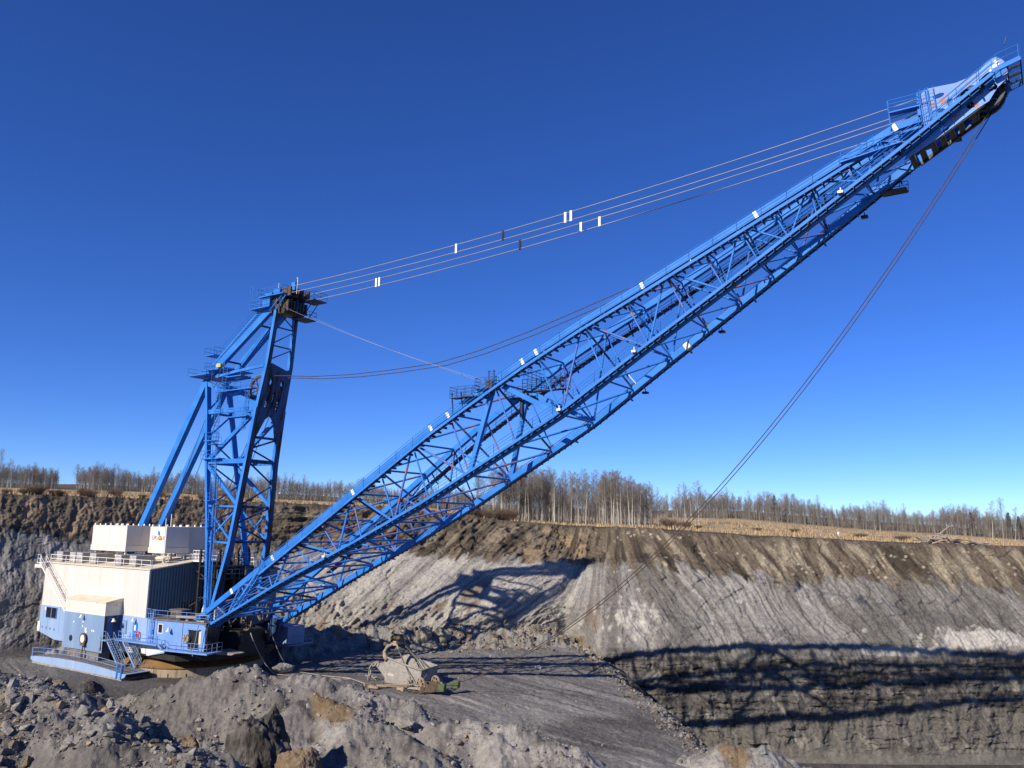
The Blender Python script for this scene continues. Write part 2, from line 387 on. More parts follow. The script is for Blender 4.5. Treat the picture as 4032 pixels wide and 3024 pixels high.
# field
c = np.zeros(Xr.shape + (3,)) + np.array((.46, .34, .205))
c = lerp3(c, (.25, .18, .11), sstep(-.1, .35, fbm(Xr * .06, Yr * .12, 4, 241)) * .8)
c = lerp3(c, (.5, .42, .3), sstep(.15, .4, fbm(Xr * .02, Yr * .05, 3, 243)) * (1 - sstep(-.2, 0, Xr / Yr)) * .8)
strip = (1 - sstep(5, 9, D + fbm(Xr * .1, Yr * .1, 3, 245) * 5)) 
c = lerp3(c, (.075, .06, .045), strip * .95)
c = lerp3(c, (.10, .08, .06), sstep(155, 168, D) * .9)
grid_obj("field", Xr, Yr, Zr, c, M_soil)
# --- foreground spoil heaps
cq = np.concatenate([np.linspace(-1.9, -.66, 40, endpoint=False), np.linspace(-.66, .42, 1150), np.linspace(.42, 1.2, 41)[1:]])
rr = 13.0 * (92.0 / 13.0) ** np.linspace(0, 1, 640)
Xh = cq[None, :] * rr[:, None]; Yh = rr[:, None].repeat(len(cq), 1)
Zh = heap_height(Xh, Yh)
fh = grid_faces(*Xh.shape)
zf = Zh.ravel()[fh].max(1)
fh = fh[zf > -19.8]
c = np.zeros(Xh.shape + (3,)) + np.array((.20, .184, .168))
c = lerp3(c, (.32, .297, .272), sstep(-.1, .35, fbm(Xh * .13, Yh * .16, 4, 251)) * .9)
c = lerp3(c, (.075, .067, .06), sstep(.0, .4, fbm(Xh * .16 + 9, Yh * .2, 4, 253)) * .8)
c = lerp3(c, (.33, .305, .28), sstep(-7, 0, Xh) * sstep(60, 66, Yh) * sstep(-.3, .2, fbm(Xh * .3, Yh * .3, 3, 255)) * .8)
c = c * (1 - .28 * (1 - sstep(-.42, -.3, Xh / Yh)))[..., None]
# a patch of ochre clay on the middle heap
och = np.exp(-(((Xh + 14.6 + (Yh - 71) * .55) / 1.9) ** 2 + ((Yh - 71.3) / 3.4) ** 2)) + fbm(Xh * .7, Yh * .7, 3, 257) * .25
c = lerp3(c, (.19, .135, .075), sstep(.35, .65, och) * .9)
och2 = np.exp(-(((Xh - 18.5) / 1.6) ** 2 + ((Yh - 69.8) / 2.0) ** 2))
c = lerp3(c, (.21, .15, .09), sstep(.4, .7, och2 + fbm(Xh, Yh, 2, 259) * .2))
c = lerp3(c, (.34, .33, .31), np.exp(-(((Xh - 21.3) / .9) ** 2 + ((Yh - 69.5) / 2) ** 2)) * .9)
hv = np.stack([Xh, Yh, Zh], -1).reshape(-1, 3)
used = np.zeros(len(hv), bool); used[fh.ravel()] = True
remap = np.cumsum(used) - 1
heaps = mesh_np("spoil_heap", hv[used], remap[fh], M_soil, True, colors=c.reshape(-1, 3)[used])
tag(heaps, kind='structure')

# ------------------------------------------------------------------ paint and metal materials
BLUE = paint("blue_paint", (.018, .155, .50), (.04, .205, .58), .6, scale=.55, stain=(.10, .075, .10), stain_amt=.33, spec=.25)
BLUE2 = paint("blue_paint_rusty", (.04, .13, .45), (.04, .16, .5), .6, scale=.45, stain=(.30, .115, .06), stain_amt=.47)
BLUED = paint("blue_paint_sooty", (.018, .055, .15), (.03, .10, .27), .6, scale=.5, stain=(.012, .012, .014), stain_amt=.5, vertical=True)  # sooty blue; on the mast leg fronts it also paints in shade
PALE = paint("faded_blue_paint", (.17, .26, .41), (.22, .31, .46), .6, scale=.7, stain=(.30, .33, .37), stain_amt=.38, vertical=True)
PALE2 = paint("weathered_blue_paint", (.24, .345, .53), (.29, .40, .58), .6, scale=.5, stain=(.38, .43, .52), stain_amt=.4, vertical=True)
CABB = paint("cab_blue_paint", (.15, .29, .61), (.20, .34, .66), .45, scale=.6, stain=(.07, .18, .6), stain_amt=.3)
WHITE = paint("white_cladding_paint", (.60, .55, .49), (.66, .61, .555), .6, scale=.35, stain=(.50, .43, .34), stain_amt=.36, vertical=True)
WHITEB = paint("white_stained_paint", (.62, .62, .62), (.72, .71, .70), .6, scale=.5, stain=(.30, .25, .2), stain_amt=.42, vertical=True)
CREAM = paint("cream_roof_paint", (.62, .52, .38), (.70, .60, .45), .7, scale=.5, stain=(.5, .4, .27), stain_amt=.4)
CREAMW = paint("cream_wall_paint", (.66, .60, .50), (.72, .66, .57), .65, scale=.6, stain=(.5, .43, .32), stain_amt=.4)
VENTG = paint("grey_vent_paint", (.24, .225, .205), (.32, .30, .275), .7, scale=.8, stain=(.3, .28, .25), stain_amt=.4)
CLAD = paint("dark_cladding_paint", (.15, .18, .19), (.21, .235, .24), .55, scale=.5, stain=(.05, .08, .12), stain_amt=.4, vertical=True)
RAILW = paint("white_rail_paint", (.78, .74, .68), (.82, .78, .72), .5)
RUST = paint("rusty_iron", (.075, .05, .035), (.13, .08, .05), .8, scale=2.0, stain=(.03, .025, .022), stain_amt=.45)
GREASE = paint("greasy_black_iron", (.018, .016, .014), (.035, .03, .026), .55, scale=1.5, stain=(.09, .08, .07), stain_amt=.25)
BROWNT = paint("tub_brown_paint", (.22, .12, .035), (.3, .165, .05), .75, scale=.5, stain=(.1, .065, .035), stain_amt=.4)
MUDT = paint("muddy_tub_wall", (.34, .26, .17), (.42, .33, .23), .85, scale=.7, stain=(.2, .15, .1), stain_amt=.4, vertical=True)
MUD = paint("muddy_steel", (.26, .235, .205), (.36, .325, .285), .85, scale=1.6, stain=(.13, .115, .1), stain_amt=.42)
MUDD = paint("dark_muddy_steel", (.1, .085, .07), (.17, .145, .12), .8, scale=1.6, stain=(.05, .045, .04), stain_amt=.4)
OCHS = paint("clay_smeared_steel", (.30, .22, .14), (.36, .28, .19), .7, scale=1.2, stain=(.15, .09, .05), stain_amt=.42)
DECK = paint("dirty_deck_plate", (.14, .125, .11), (.22, .195, .17), .85, scale=1.0, stain=(.09, .08, .07), stain_amt=.4)
ROPE = paint("steel_rope", (.09, .085, .08), (.14, .13, .12), .5, metal=.3, scale=3)
ROPEB = paint("pale_steel_rope", (.24, .24, .245), (.32, .315, .31), .6, scale=.3, stain=(.15, .145, .14), stain_amt=.3)
ROPED = paint("brown_greased_rope", (.05, .036, .028), (.09, .062, .045), .6, scale=3)
GLASS = paint("dark_glass", (.012, .014, .016), (.02, .022, .025), .12, spec=.8)
BLACK = paint("black_void_paint", (.012, .012, .014), (.02, .02, .022), .8)
RED = paint("red_ring_paint", (.6, .05, .03), (.55, .07, .05), .5)
DOORB = paint("door_blue_paint", (.02, .16, .5), (.03, .2, .55), .4)
LAMP = paint("lamp_white_enamel", (.72, .70, .62), (.8, .78, .7), .4)
GREENP = paint("green_paint", (.06, .095, .03), (.085, .12, .045), .6, scale=2, stain=(.2, .17, .12), stain_amt=.4)
YELL = paint("yellow_paint", (.45, .42, .12), (.5, .48, .2), .6)
FADEB = paint("faded_blue_lettering", (.08, .17, .45), (.2, .3, .55), .7, scale=6)
FADEG = paint("faded_grey_lettering", (.42, .42, .47), (.6, .59, .6), .7, scale=6)
FADEO = paint("faded_orange_lettering", (.5, .25, .06), (.55, .35, .12), .7, scale=6)
WOOD = paint("weathered_timber", (.30, .24, .18), (.4, .33, .26), .85, scale=3, stain=(.14, .1, .07), stain_amt=.4)

# ------------------------------------------------------------------ mesh builder
class MB:
    def __init__(s): s.v = []; s.f = []
    def _add(s, vs, fs):
        n = len(s.v); s.v += [tuple(v) for v in vs]; s.f += [tuple(i + n for i in f) for f in fs]
    def hexa(s, c8):
        s._add(c8, [(0, 3, 2, 1), (4, 5, 6, 7), (0, 1, 5, 4), (1, 2, 6, 5), (2, 3, 7, 6), (3, 0, 4, 7)])
    def box(s, x0, x1, y0, y1, z0, z1):
        s.hexa([(x0, y0, z0), (x1, y0, z0), (x1, y1, z0), (x0, y1, z0), (x0, y0, z1), (x1, y0, z1), (x1, y1, z1), (x0, y1, z1)])
        return s
    def beam(s, p, q, w, h, up=(0, 0, 1)):
        """box section from p to q; w across, h along up"""
        p = Vector(p); q = Vector(q); d = (q - p)
        if d.length < 1e-6: return s
        d.normalize(); side = d.cross(Vector(up))
        if side.length < 1e-4: side = d.cross(Vector((1, 0, 0)))
        side.normalize(); u = side.cross(d)
        a = side * (w / 2); b = u * (h / 2)
        s.hexa([p - a - b, p + a - b, q + a - b, q - a - b, p - a + b, p + a + b, q + a + b, q - a + b]); return s
    def taper(s, p, q, w0, h0, w1, h1, up=(0, 0, 1)):
        p = Vector(p); q = Vector(q); d = (q - p).normalized(); side = d.cross(Vector(up)).normalized(); u = side.cross(d)
        a, b, a1, b1 = side * w0 / 2, u * h0 / 2, side * w1 / 2, u * h1 / 2
        s.hexa([p - a - b, p + a - b, q + a1 - b1, q - a1 - b1, p - a + b, p + a + b, q + a1 + b1, q - a1 + b1]); return s
    def tube(s, p, q, r, n=8, r2=None):
        p = Vector(p); q = Vector(q); d = q - p
        if d.length < 1e-6: return s
        d.normalize(); a = d.orthogonal().normalized(); b = d.cross(a); r2 = r if r2 is None else r2
        vs = [p + (a * math.cos(t) + b * math.sin(t)) * r for t in [2 * math.pi * i / n for i in range(n)]]
        vs += [q + (a * math.cos(t) + b * math.sin(t)) * r2 for t in [2 * math.pi * i / n for i in range(n)]]
        fs = [(i, (i + 1) % n, n + (i + 1) % n, n + i) for i in range(n)] + [tuple(range(n))[::-1], tuple(range(n, 2 * n))]
        s._add(vs, fs); return s
    def path(s, pts, r, n=6):
        """a continuous tube along pts"""
        pts = [Vector(p) for p in pts]; rings = []; prev = None
        for i, p in enumerate(pts):
            d = (pts[min(i + 1, len(pts) - 1)] - pts[max(i - 1, 0)]).normalized()
            a = d.orthogonal().normalized() if prev is None else (prev - d * prev.dot(d)).normalized()
            prev = a; b = d.cross(a)
            rr = r[i] if isinstance(r, (list, tuple)) else r
            rings.append([p + (a * math.cos(2 * math.pi * k / n) + b * math.sin(2 * math.pi * k / n)) * rr for k in range(n)])
        vs = [v for g in rings for v in g]; fs = []
        for i in range(len(pts) - 1):
            for k in range(n): fs.append((i * n + k, i * n + (k + 1) % n, (i + 1) * n + (k + 1) % n, (i + 1) * n + k))
        fs += [tuple(range(n))[::-1], tuple((len(pts) - 1) * n + k for k in range(n))]
        s._add(vs, fs); return s
    def prism(s, poly, axis, a0, a1, holes=()):
        """extrude a 2-D polygon (with holes); axis 'y': (x,z) poly between y=a0..a1; 'x': (y,z); 'z': (x,y)"""
        def P3(p, a): return {'y': (p[0], a, p[1]), 'x': (a, p[0], p[1]), 'z': (p[0], p[1], a)}[axis]
        loops = [list(poly)] + [list(h) for h in holes]
        tri = tessellate_polygon([[Vector((p[0], p[1], 0)) for p in l] for l in loops])
        flat = [p for l in loops for p in l]; n = len(flat)
        vs = [P3(p, a0) for p in flat] + [P3(p, a1) for p in flat]
        fs = [tuple(t) for t in tri] + [tuple(i + n for i in t[::-1]) for t in tri]
        o = 0
        for l in loops:
            m = len(l)
            for i in range(m): fs.append((o + i, o + (i + 1) % m, n + o + (i + 1) % m, n + o + i))
            o += m
        s._add(vs, fs); return s
    def disc(s, c, axis, r, t, n=20, r_in=0.0):
        """a flat ring / wheel rim centred c, thickness t along the axis vector"""
        c = Vector(c); ax = Vector(axis).normalized(); a = ax.orthogonal().normalized(); b = ax.cross(a)
        ring = lambda R, o: [c + ax * o + (a * math.cos(2 * math.pi * i / n) + b * math.sin(2 * math.pi * i / n)) * R for i in range(n)]
        if r_in <= 0:
            vs = ring(r, -t / 2) + ring(r, t / 2)
            fs = [(i, (i + 1) % n, n + (i + 1) % n, n + i) for i in range(n)] + [tuple(range(n))[::-1], tuple(range(n, 2 * n))]
        else:
            vs = ring(r, -t / 2) + ring(r, t / 2) + ring(r_in, -t / 2) + ring(r_in, t / 2); fs = []
            for i in range(n):
                j = (i + 1) % n
                fs += [(i, j, n + j, n + i), (2 * n + j, 2 * n + i, 3 * n + i, 3 * n + j), (i, 2 * n + i, 2 * n + j, j), (n + i, n + j, 3 * n + j, 3 * n + i)]
        s._add(vs, fs); return s
    def wheel(s, c, axis, r, t=.25, spokes=8):
        s.disc(c, axis, r, t, 24, r * .84); s.disc(c, axis, r * .2, t * 1.4, 12)
        c = Vector(c); ax = Vector(axis).normalized(); a = ax.orthogonal().normalized(); b = ax.cross(a)
        for i in range(spokes):
            d = a * math.cos(2 * math.pi * i / spokes) + b * math.sin(2 * math.pi * i / spokes)
            s.beam(c + d * r * .15, c + d * r * .86, .12, .12, ax)
        return s
    def rail(s, pts, h=1.05, step=1.8, r=.028, n=2, up=(0, 0, 1), close=False, post_r=None):
        """handrail along a polyline of foot points"""
        pts = [Vector(p) for p in pts]; up = Vector(up)
        if close: pts.append(pts[0])
        for k in range(n):
            z = h * (1 - k / n)
            for a, b in zip(pts[:-1], pts[1:]): s.tube(a + up * z, b + up * z, r, 5)
        for a, b in zip(pts[:-1], pts[1:]):
            m = max(1, round((b - a).length / step))
            for i in range(m + 1):
                p = a.lerp(b, i / m); s.tube(p, p + up * h, post_r or r, 5)
        return s
    def ladder(s, p, q, w=.5, side=(0, 1, 0), step=.33, cage=0):
        p = Vector(p); q = Vector(q); sd = Vector(side).normalized() * w / 2
        s.tube(p - sd, q - sd, .03, 5); s.tube(p + sd, q + sd, .03, 5)
        n = int((q - p).length / step)
        for i in range(1, n): c = p.lerp(q, i / n); s.tube(c - sd, c + sd, .018, 4)
        if cage:
            d = (q - p).normalized(); out = d.cross(sd.normalized()).normalized() * cage
            m = int((q - p).length / 1.3)
            for i in range(m + 1):
                c = p.lerp(q, min(1, (i + .3) / m)); prev = None
                for k in range(7):
                    t = math.pi * k / 6
                    v = c + sd.normalized() * math.cos(t) * .38 + out * math.sin(t) * 1.9
                    if prev is not None: s.tube(prev, v, .035, 4)
                    prev = v
            for k in (1, 3, 5):
                t = math.pi * k / 6; o = sd.normalized() * math.cos(t) * .38 + out * math.sin(t) * 1.9
                s.tube(p.lerp(q, .08) + o, q + o, .03, 4)
        return s
    def stairs(s, p, q, w=.8, side=(0, 1, 0), step=.22, rails=True):
        p = Vector(p); q = Vector(q); sd = Vector(side).normalized() * w / 2
        for e in (-1, 1): s.beam(p + sd * e, q + sd * e, .06, .24)
        n = max(2, int(abs(q.z - p.z) / step)); run = Vector((q.x - p.x, q.y - p.y, 0)).normalized() * .12
        for i in range(1, n):
            c = p.lerp(q, i / n); s.hexa([c - sd - run, c + sd - run, c + sd + run, c - sd + run] + [v + Vector((0, 0, .03)) for v in (c - sd - run, c + sd - run, c + sd + run, c - sd + run)])
        if rails:
            for e in (-1, 1): s.rail([p + sd * e, q + sd * e], .95, 1.6)
        return s
    def build(s, name, mat, parent=None, bevel=0.0, smooth=False, off=None):
        me = bpy.data.meshes.new(name)
        off = Vector(off) if off is not None else (Vector(parent['_base']) if parent is not None and '_base' in parent else Vector((0, 0, 0)))
        me.from_pydata([(v[0] - off.x, v[1] - off.y, v[2] - off.z) for v in s.v], [], s.f)
        bm = bmesh.new(); bm.from_mesh(me); bmesh.ops.recalc_face_normals(bm, faces=bm.faces); bm.to_mesh(me); bm.free()
        if smooth:
            me.polygons.foreach_set("use_smooth", [True] * len(me.polygons))
        if mat: me.materials.append(mat)
        o = bpy.data.objects.new(name, me); COL.objects.link(o)
        if parent is not None: o.parent = parent
        if bevel:
            md = o.modifiers.new("bevel", 'BEVEL'); md.width = bevel; md.segments = 1; md.limit_method = 'ANGLE'
        return o

# ------------------------------------------------------------------ the walking dragline
# local frame: x forward along the boom, y to the machine's left, z up; eaves of the house at z = 0
MO = Vector((-41.51675, 113.31334, -6.26907)); MF = Vector((.8298859, -.5579331, 0)); ML = Vector((.5579331, .8298859, 0))
MROT = math.atan2(MF.y, MF.x)
BASE = Vector((-.5, 0, -12.7))
def W(l): return MO + MF * l[0] + ML * l[1] + Vector((0, 0, l[2]))
drag = empty("dragline", W(BASE), (0, 0, MROT))
drag['_base'] = tuple(BASE)
tag(drag, "huge blue walking dragline with long lattice boom and white machinery house on the bench", "dragline")
class PM(MB):
    """mesh in machine coordinates"""
    def part(s, name, mat, parent=None, **k):
        return s.build(name, mat, parent if parent is not None else drag, off=BASE, **k)
UAX = (0, 1, 0)
# --- tub and revolving frame
def ring_wall(mb, c, r0, z0, r1, z1, n=64):
    vs = []; fs = []
    for i in range(n):
        t = 2 * math.pi * i / n
        vs += [(c[0] + r0 * math.cos(t), c[1] + r0 * math.sin(t), z0), (c[0] + r1 * math.cos(t), c[1] + r1 * math.sin(t), z1)]
    for i in range(n):
        j = (i + 1) % n; fs.append((2 * i, 2 * j, 2 * j + 1, 2 * i + 1))
    mb._add(vs, fs)
t = PM(); ring_wall(t, (-.5, 0), 8.85, -12.9, 8.85, -11.65); 
for i in range(26):
    a_ = 2 * math.pi * i / 26; ca, sa = math.cos(a_), math.sin(a_)
    t.beam((-.5 + 8.9 * ca, 8.9 * sa, -12.7), (-.5 + 8.9 * ca, 8.9 * sa, -12.25), .08, .1, (ca, sa, 0))
tub = t.part("tub", MUDT)
t = PM(); ring_wall(t, (-.5, 0), 9.0, -11.68, 9.0, -11.60); ring_wall(t, (-.5, 0), 9.0, -11.60, 7.6, -11.05); ring_wall(t, (-.5, 0), 7.6, -11.05, 6.5, -10.95)
t.part("tub_cover", BROWNT, tub)
t = PM(); ring_wall(t, (-.5, 0), 7.2, -11.3, 7.4, -10.3); t.disc((-.5, 0, -10.3), (0, 0, 1), 8.2, .2, 48)
t.prism([(-24, -7.0), (-19, -7.8), (6.5, -7.8), (9.5, -4), (9.5, 4), (6.5, 7.8), (-19, 7.8), (-24, 7.0)], 'z', -10.6, -9.9)
t.part("revolving_frame", GREASE)
# --- machinery house: lower body, upper walls, roof
H = PM()
H.prism([(-25.7, -5.9), (-25.8, -9.55), (-21.2, -10.38), (-15, -10.4), (1.2, -10.4), (4.6, -9.75), (4.6, -8.75), (.55, -8.75), (.5, -5.9)], 'y', -8.02, 8.02)
lower = H.part("house_base", PALE2)
H = PM(); H.prism([(-8, -5.9), (8, -5.9), (8, 0), (0, 1.05), (-8, 0)], 'x', -25.6, 0.0)
house = H.part("machinery_house", WHITE)
# front cladding with vertical ribs (faces the boom)
H = PM(); ribs = []
yy = -7.95
while yy < 7.95:
    z1 = 1.0 - .131 * abs(yy) - .03
    H.box(.003, .17, yy, yy + .2, -8.7, z1); H.box(.003, .03, yy + .22, yy + .42, -8.7, z1); yy += .42
front = H.part("front_wall", CLAD, house)
for k in range(8):
    H = PM(); xx = -23.4 + k * 3.05; H.box(xx, xx + .05, -8.016, -8.0, -5.88, -.02); H.part("panel_seam", CREAMW, house)
for k in range(8):
    H = PM(); xx = -23.4 + k * 3.05; H.box(xx, xx + .05, -8.035, -8.02, -9.5 if k else -9.3, -5.92)
    if not -15 < xx < -5: H.part("panel_seam", PALE, lower)
H = PM(); H.box(-.35, .1, -8.06, -7.9, -5.95, -.05); H.part("corner_trim", WHITE, house)
# roof skin and eave
H = PM()
for sgn in (-1, 1):
    H._add([(-25.9, sgn * 8.15, .0), (.35, sgn * 8.15, .0), (.35, 0, 1.09), (-25.9, 0, 1.09), (-25.9, sgn * 8.15, .12), (.35, sgn * 8.15, .12), (.35, 0, 1.21), (-25.9, 0, 1.21)],
           [(0, 3, 2, 1), (4, 5, 6, 7), (0, 1, 5, 4), (1, 2, 6, 5), (2, 3, 7, 6), (3, 0, 4, 7)])
roof = H.part("roof", CREAM, house)
H = PM(); H.rail([(-24.3, -8.08, .12), (.25, -8.08, .12)], 1.08, 2.0, .04); H.rail([(.3, -7.9, .15), (.3, -1.2, 1.05)], 1.05, 2.0, .035)
H.rail([(-24.3, 8.08, .12), (.25, 8.08, .12)], 1.08, 2.0, .04); H.rail([(-25.6, -8.0, .12), (-25.6, 8.0, .12)], 1.08, 2.5, .04)
H.part("handrail", RAILW, house)
H = PM(); H.box(-27.8, -25.6, -8.5, -7.0, -.75, -.25); H.part("rear_bracket", WHITE, house)
# small white balcony at the ridge beside the mast
H = PM(); H.box(.3, 2.9, -2.2, .2, .95, 1.1); H.rail([(.4, -2.1, 1.1), (2.8, -2.1, 1.1), (2.8, .1, 1.1)], 1.3, .6, .04, 3); H.rail([(.4, -2.1, 1.1), (.4, .1, 1.1)], 1.3, .9, .04, 3)
H.part("white_platform", RAILW, house)
# exterior stair from the roof down the side wall
H = PM(); H.stairs((-17.0, -8.75, -6.2), (-25.1, -8.75, .1), .85, (0, 1, 0), .27); H.box(-25.9, -24.3, -9.2, -8.1, 0.02, .1); H.rail([(-25.8, -9.15, .1), (-24.9, -9.15, .1)], 1.05, .9)
H.part("outside_stair", RAILW, house)
H = PM(); H.ladder((-16.3, -8.45, -8.6), (-16.3, -8.45, -6.2), .6, (1, 0, 0)); H.beam((-16.8, -8.5, -6.3), (-15.4, -8.3, -8.4), .08, .2); H.part("ladder", CABB, house)
# louvers: two in the side wall low at the rear, one by the gearbox, one pair in the front wall
def louver(y, x0, x1, z0, z1, mat, parent, axis='y', s=-1):
    H = PM(); n = int((z1 - z0) / .13)
    for i in range(n):
        z = z0 + (z1 - z0) * i / n
        if axis == 'y': H._add([(x0, y, z), (x1, y, z), (x1, y + s * .07, z - .02), (x0, y + s * .07, z - .02), (x0, y, z + .10), (x1, y, z + .10)], [(0, 1, 2, 3), (3, 2, 5, 4), (0, 3, 4), (1, 5, 2)])
        else: H._add([(y, x0, z), (y, x1, z), (y + .07, x1, z - .02), (y + .07, x0, z - .02), (y, x0, z + .10), (y, x1, z + .10)], [(0, 1, 2, 3), (3, 2, 5, 4), (0, 3, 4), (1, 5, 2)])
    o = H.part("louver", mat, parent)
    F = PM(); w = .05
    if axis == 'y':
        F.box(x0 - w, x0, y - .09, y, z0 - w, z1 + w); F.box(x1, x1 + w, y - .09, y, z0 - w, z1 + w); F.box(x0, x1, y - .088, y, z1, z1 + w); F.box(x0, x1, y - .088, y, z0 - w, z0)
    else:
        F.box(y, y + .1, x0 - w, x0, z0 - w, z1 + w); F.box(y, y + .1, x1, x1 + w, z0 - w, z1 + w); F.box(y, y + .098, x0, x1, z1, z1 + w)
    F.part("louver_frame", CABB if axis == 'y' else VENTG, parent)
louver(-8.04, -23.9, -22.6, -7.5, -6.1, GLASS, lower); louver(-8.04, -22.45, -21.2, -7.5, -6.1, GLASS, lower)
louver(-8.04, -5.15, -3.9, -8.1, -6.55, PALE, lower)
louver(.08, -3.15, -2.0, -5.7, -4.15, GLASS, house, 'x'); louver(.08, -1.9, -.75, -5.7, -4.15, GLASS, house, 'x')
# side door, its notice, lamp above, life ring
H = PM(); H.box(-2.4, -1.45, -8.08, -8.0, -8.65, -6.65); dr = H.part("door", DOORB, lower)
H = PM(); H.box(-2.1, -1.75, -8.1, -8.081, -7.6, -6.95); H.part("notice", RAILW, dr)
H = PM(); H.path([(-1.0 + .33 * math.cos(t_), -8.25, -8.05 + .42 * math.sin(t_)) for t_ in np.linspace(0, 2 * math.pi, 17)], .085, 8); H.part("life_ring", RED, lower, smooth=True)
def lamp(x, y, z, parent, r=.2, d=(0, -1, 0)):
    H = PM(); dv = Vector(d); c = Vector((x, y, z))
    H.tube(c, c + dv * .35 + Vector((0, 0, .12)), .03, 5); H.tube(c + dv * .35 + Vector((0, 0, .14)), c + dv * .38 + Vector((0, 0, -.05)), r * .45, 10, r * .6); H.tube(c + dv * .38 + Vector((0, 0, -.05)), c + dv * .4 + Vector((0, 0, -.28)), r * .6, 12, r * 1.15)
    return H.part("lamp", LAMP, parent)
lamp(-2.0, -8.0, -6.15, lower, .22); lamp(-1.2, -8.0, -9.25, lower, .16)
H = PM(); H.box(-24.5, -24.0, -8.06, -8.02, -6.6, -6.1); H.part("plate_patch", CREAM, lower)
H = PM()
for i in range(4): H.box(-24.9 + i * 1.1, -24.65 + i * 1.1, -8.1, -8.02, -9.0 - i * .05, -8.75 - i * .05)
H.part("jacking_lug", PALE, lower)
H = PM(); H.box(-26.0, -25.3, -8.09, -8.03, -9.55, -8.2); H.part("rusty_patch", WHITEB, lower)
# stained strip of wall under the catwalk
H = PM(); H.prism([(-5.0, -8.9), (4.4, -8.9), (4.4, -9.6), (1.4, -10.36), (-5.0, -10.36)], 'y', -8.05, -8.02); H.part("wall_strip", WHITEB, lower)
H = PM(); H.path([(-.6 + .02 * i, -8.3, -9.6 - .25 * i) for i in range(6)], .22, 6); H.path([(-.35, -8.35, -9.4), (-.3, -8.4, -10.9)], .06, 6); H.part("cable_bundle", DECK, lower)
# --- roof units: three tall pale boxes on legs
def roof_unit(x0, x1, y0, y1, z0, z1):
    H = PM(); H.hexa([(x0, y0, z0 + .75), (x1, y0, z0 + .75), (x1, y1, z0 + .75), (x0, y1, z0 + .75), (x0, y0, z1), (x1, y0, z1), (x1, y1, z1), (x0, y1, z1)])
    u = H.part("rooftop_unit", WHITE if x0 < -8 else WHITEB if y0 > -2 else WHITE, house)
    H = PM(); H.box(x0 - .06, x1 + .06, y0 - .06, y1 + .06, z0, z0 + .74); H.part("unit_skirt", CREAMW, u)
    H = PM()
    for xx in (x0 + .6, x1 - .6):
        for yy in (y0 + .4, y1 - .4): H.box(xx - .1, xx + .1, yy - .1, yy + .1, .3, z0)
    H.part("unit_leg", CREAMW, u)
    H = PM(); m = int((x1 - x0) / 1.3)
    for i in range(m + 1):
        for yy in (y0 + .1, y1 - .1):
            H.disc((x0 + .3 + (x1 - x0 - .6) * i / max(1, m), yy, z1 + .14), (0, 1, 0), .14, .08, 8)
    H.part("lifting_lug", RAILW, u)
    return u
u1 = roof_unit(-18.6, -10.0, -5.5, -1.9, 2.0, 5.5)
u2 = roof_unit(-6.1, -2.4, -4.5, -1.0, 1.95, 5.45)
u3 = roof_unit(-8.6, -3.6, -.6, 3.0, 1.7, 5.45)
# faded lettering on the unit nearest the mast: EPCOR with an orange mark and a blue drop
def text_mesh(s, size, mat, parent, loc, rot, name="lettering", extrude=.006):
    cu = bpy.data.curves.new("t", 'FONT'); cu.body = s; cu.size = size; cu.extrude = extrude; cu.align_x = 'CENTER'; cu.resolution_u = 3
    to = bpy.data.objects.new("t", cu); COL.objects.link(to); bpy.context.view_layer.update()
    me = bpy.data.meshes.new_from_object(to); bpy.data.objects.remove(to); bpy.data.curves.remove(cu)
    me.name = name; me.materials.clear(); me.materials.append(mat)
    me.transform(Matrix.Translation(Vector(loc) - BASE) @ rot)
    o = bpy.data.objects.new(name, me); COL.objects.link(o); o.parent = parent
    return o
RX = Matrix.Rotation(math.radians(90), 4, 'X')
text_mesh("EP", .82, FADEG, u2, (-5.15, -4.64, 3.75), RX); text_mesh("C", .62, FADEB, u2, (-4.55, -4.643, 3.82), RX); text_mesh("R", .82, FADEG, u2, (-2.95, -4.64, 3.75), RX)
H = PM(); H.prism([(-4.05, 3.75), (-3.3, 3.75), (-3.25, 4.0), (-3.65, 4.35), (-4.1, 4.0)], 'y', -4.65, -4.63); H.part("orange_mark", FADEO, u2)
H = PM(); H.prism([(-4.1, 4.35), (-3.92, 4.35), (-3.85, 4.6), (-4.0, 5.0), (-4.15, 4.6)], 'y', -4.64, -4.6); H.part("blue_mark", FADEB, u2)
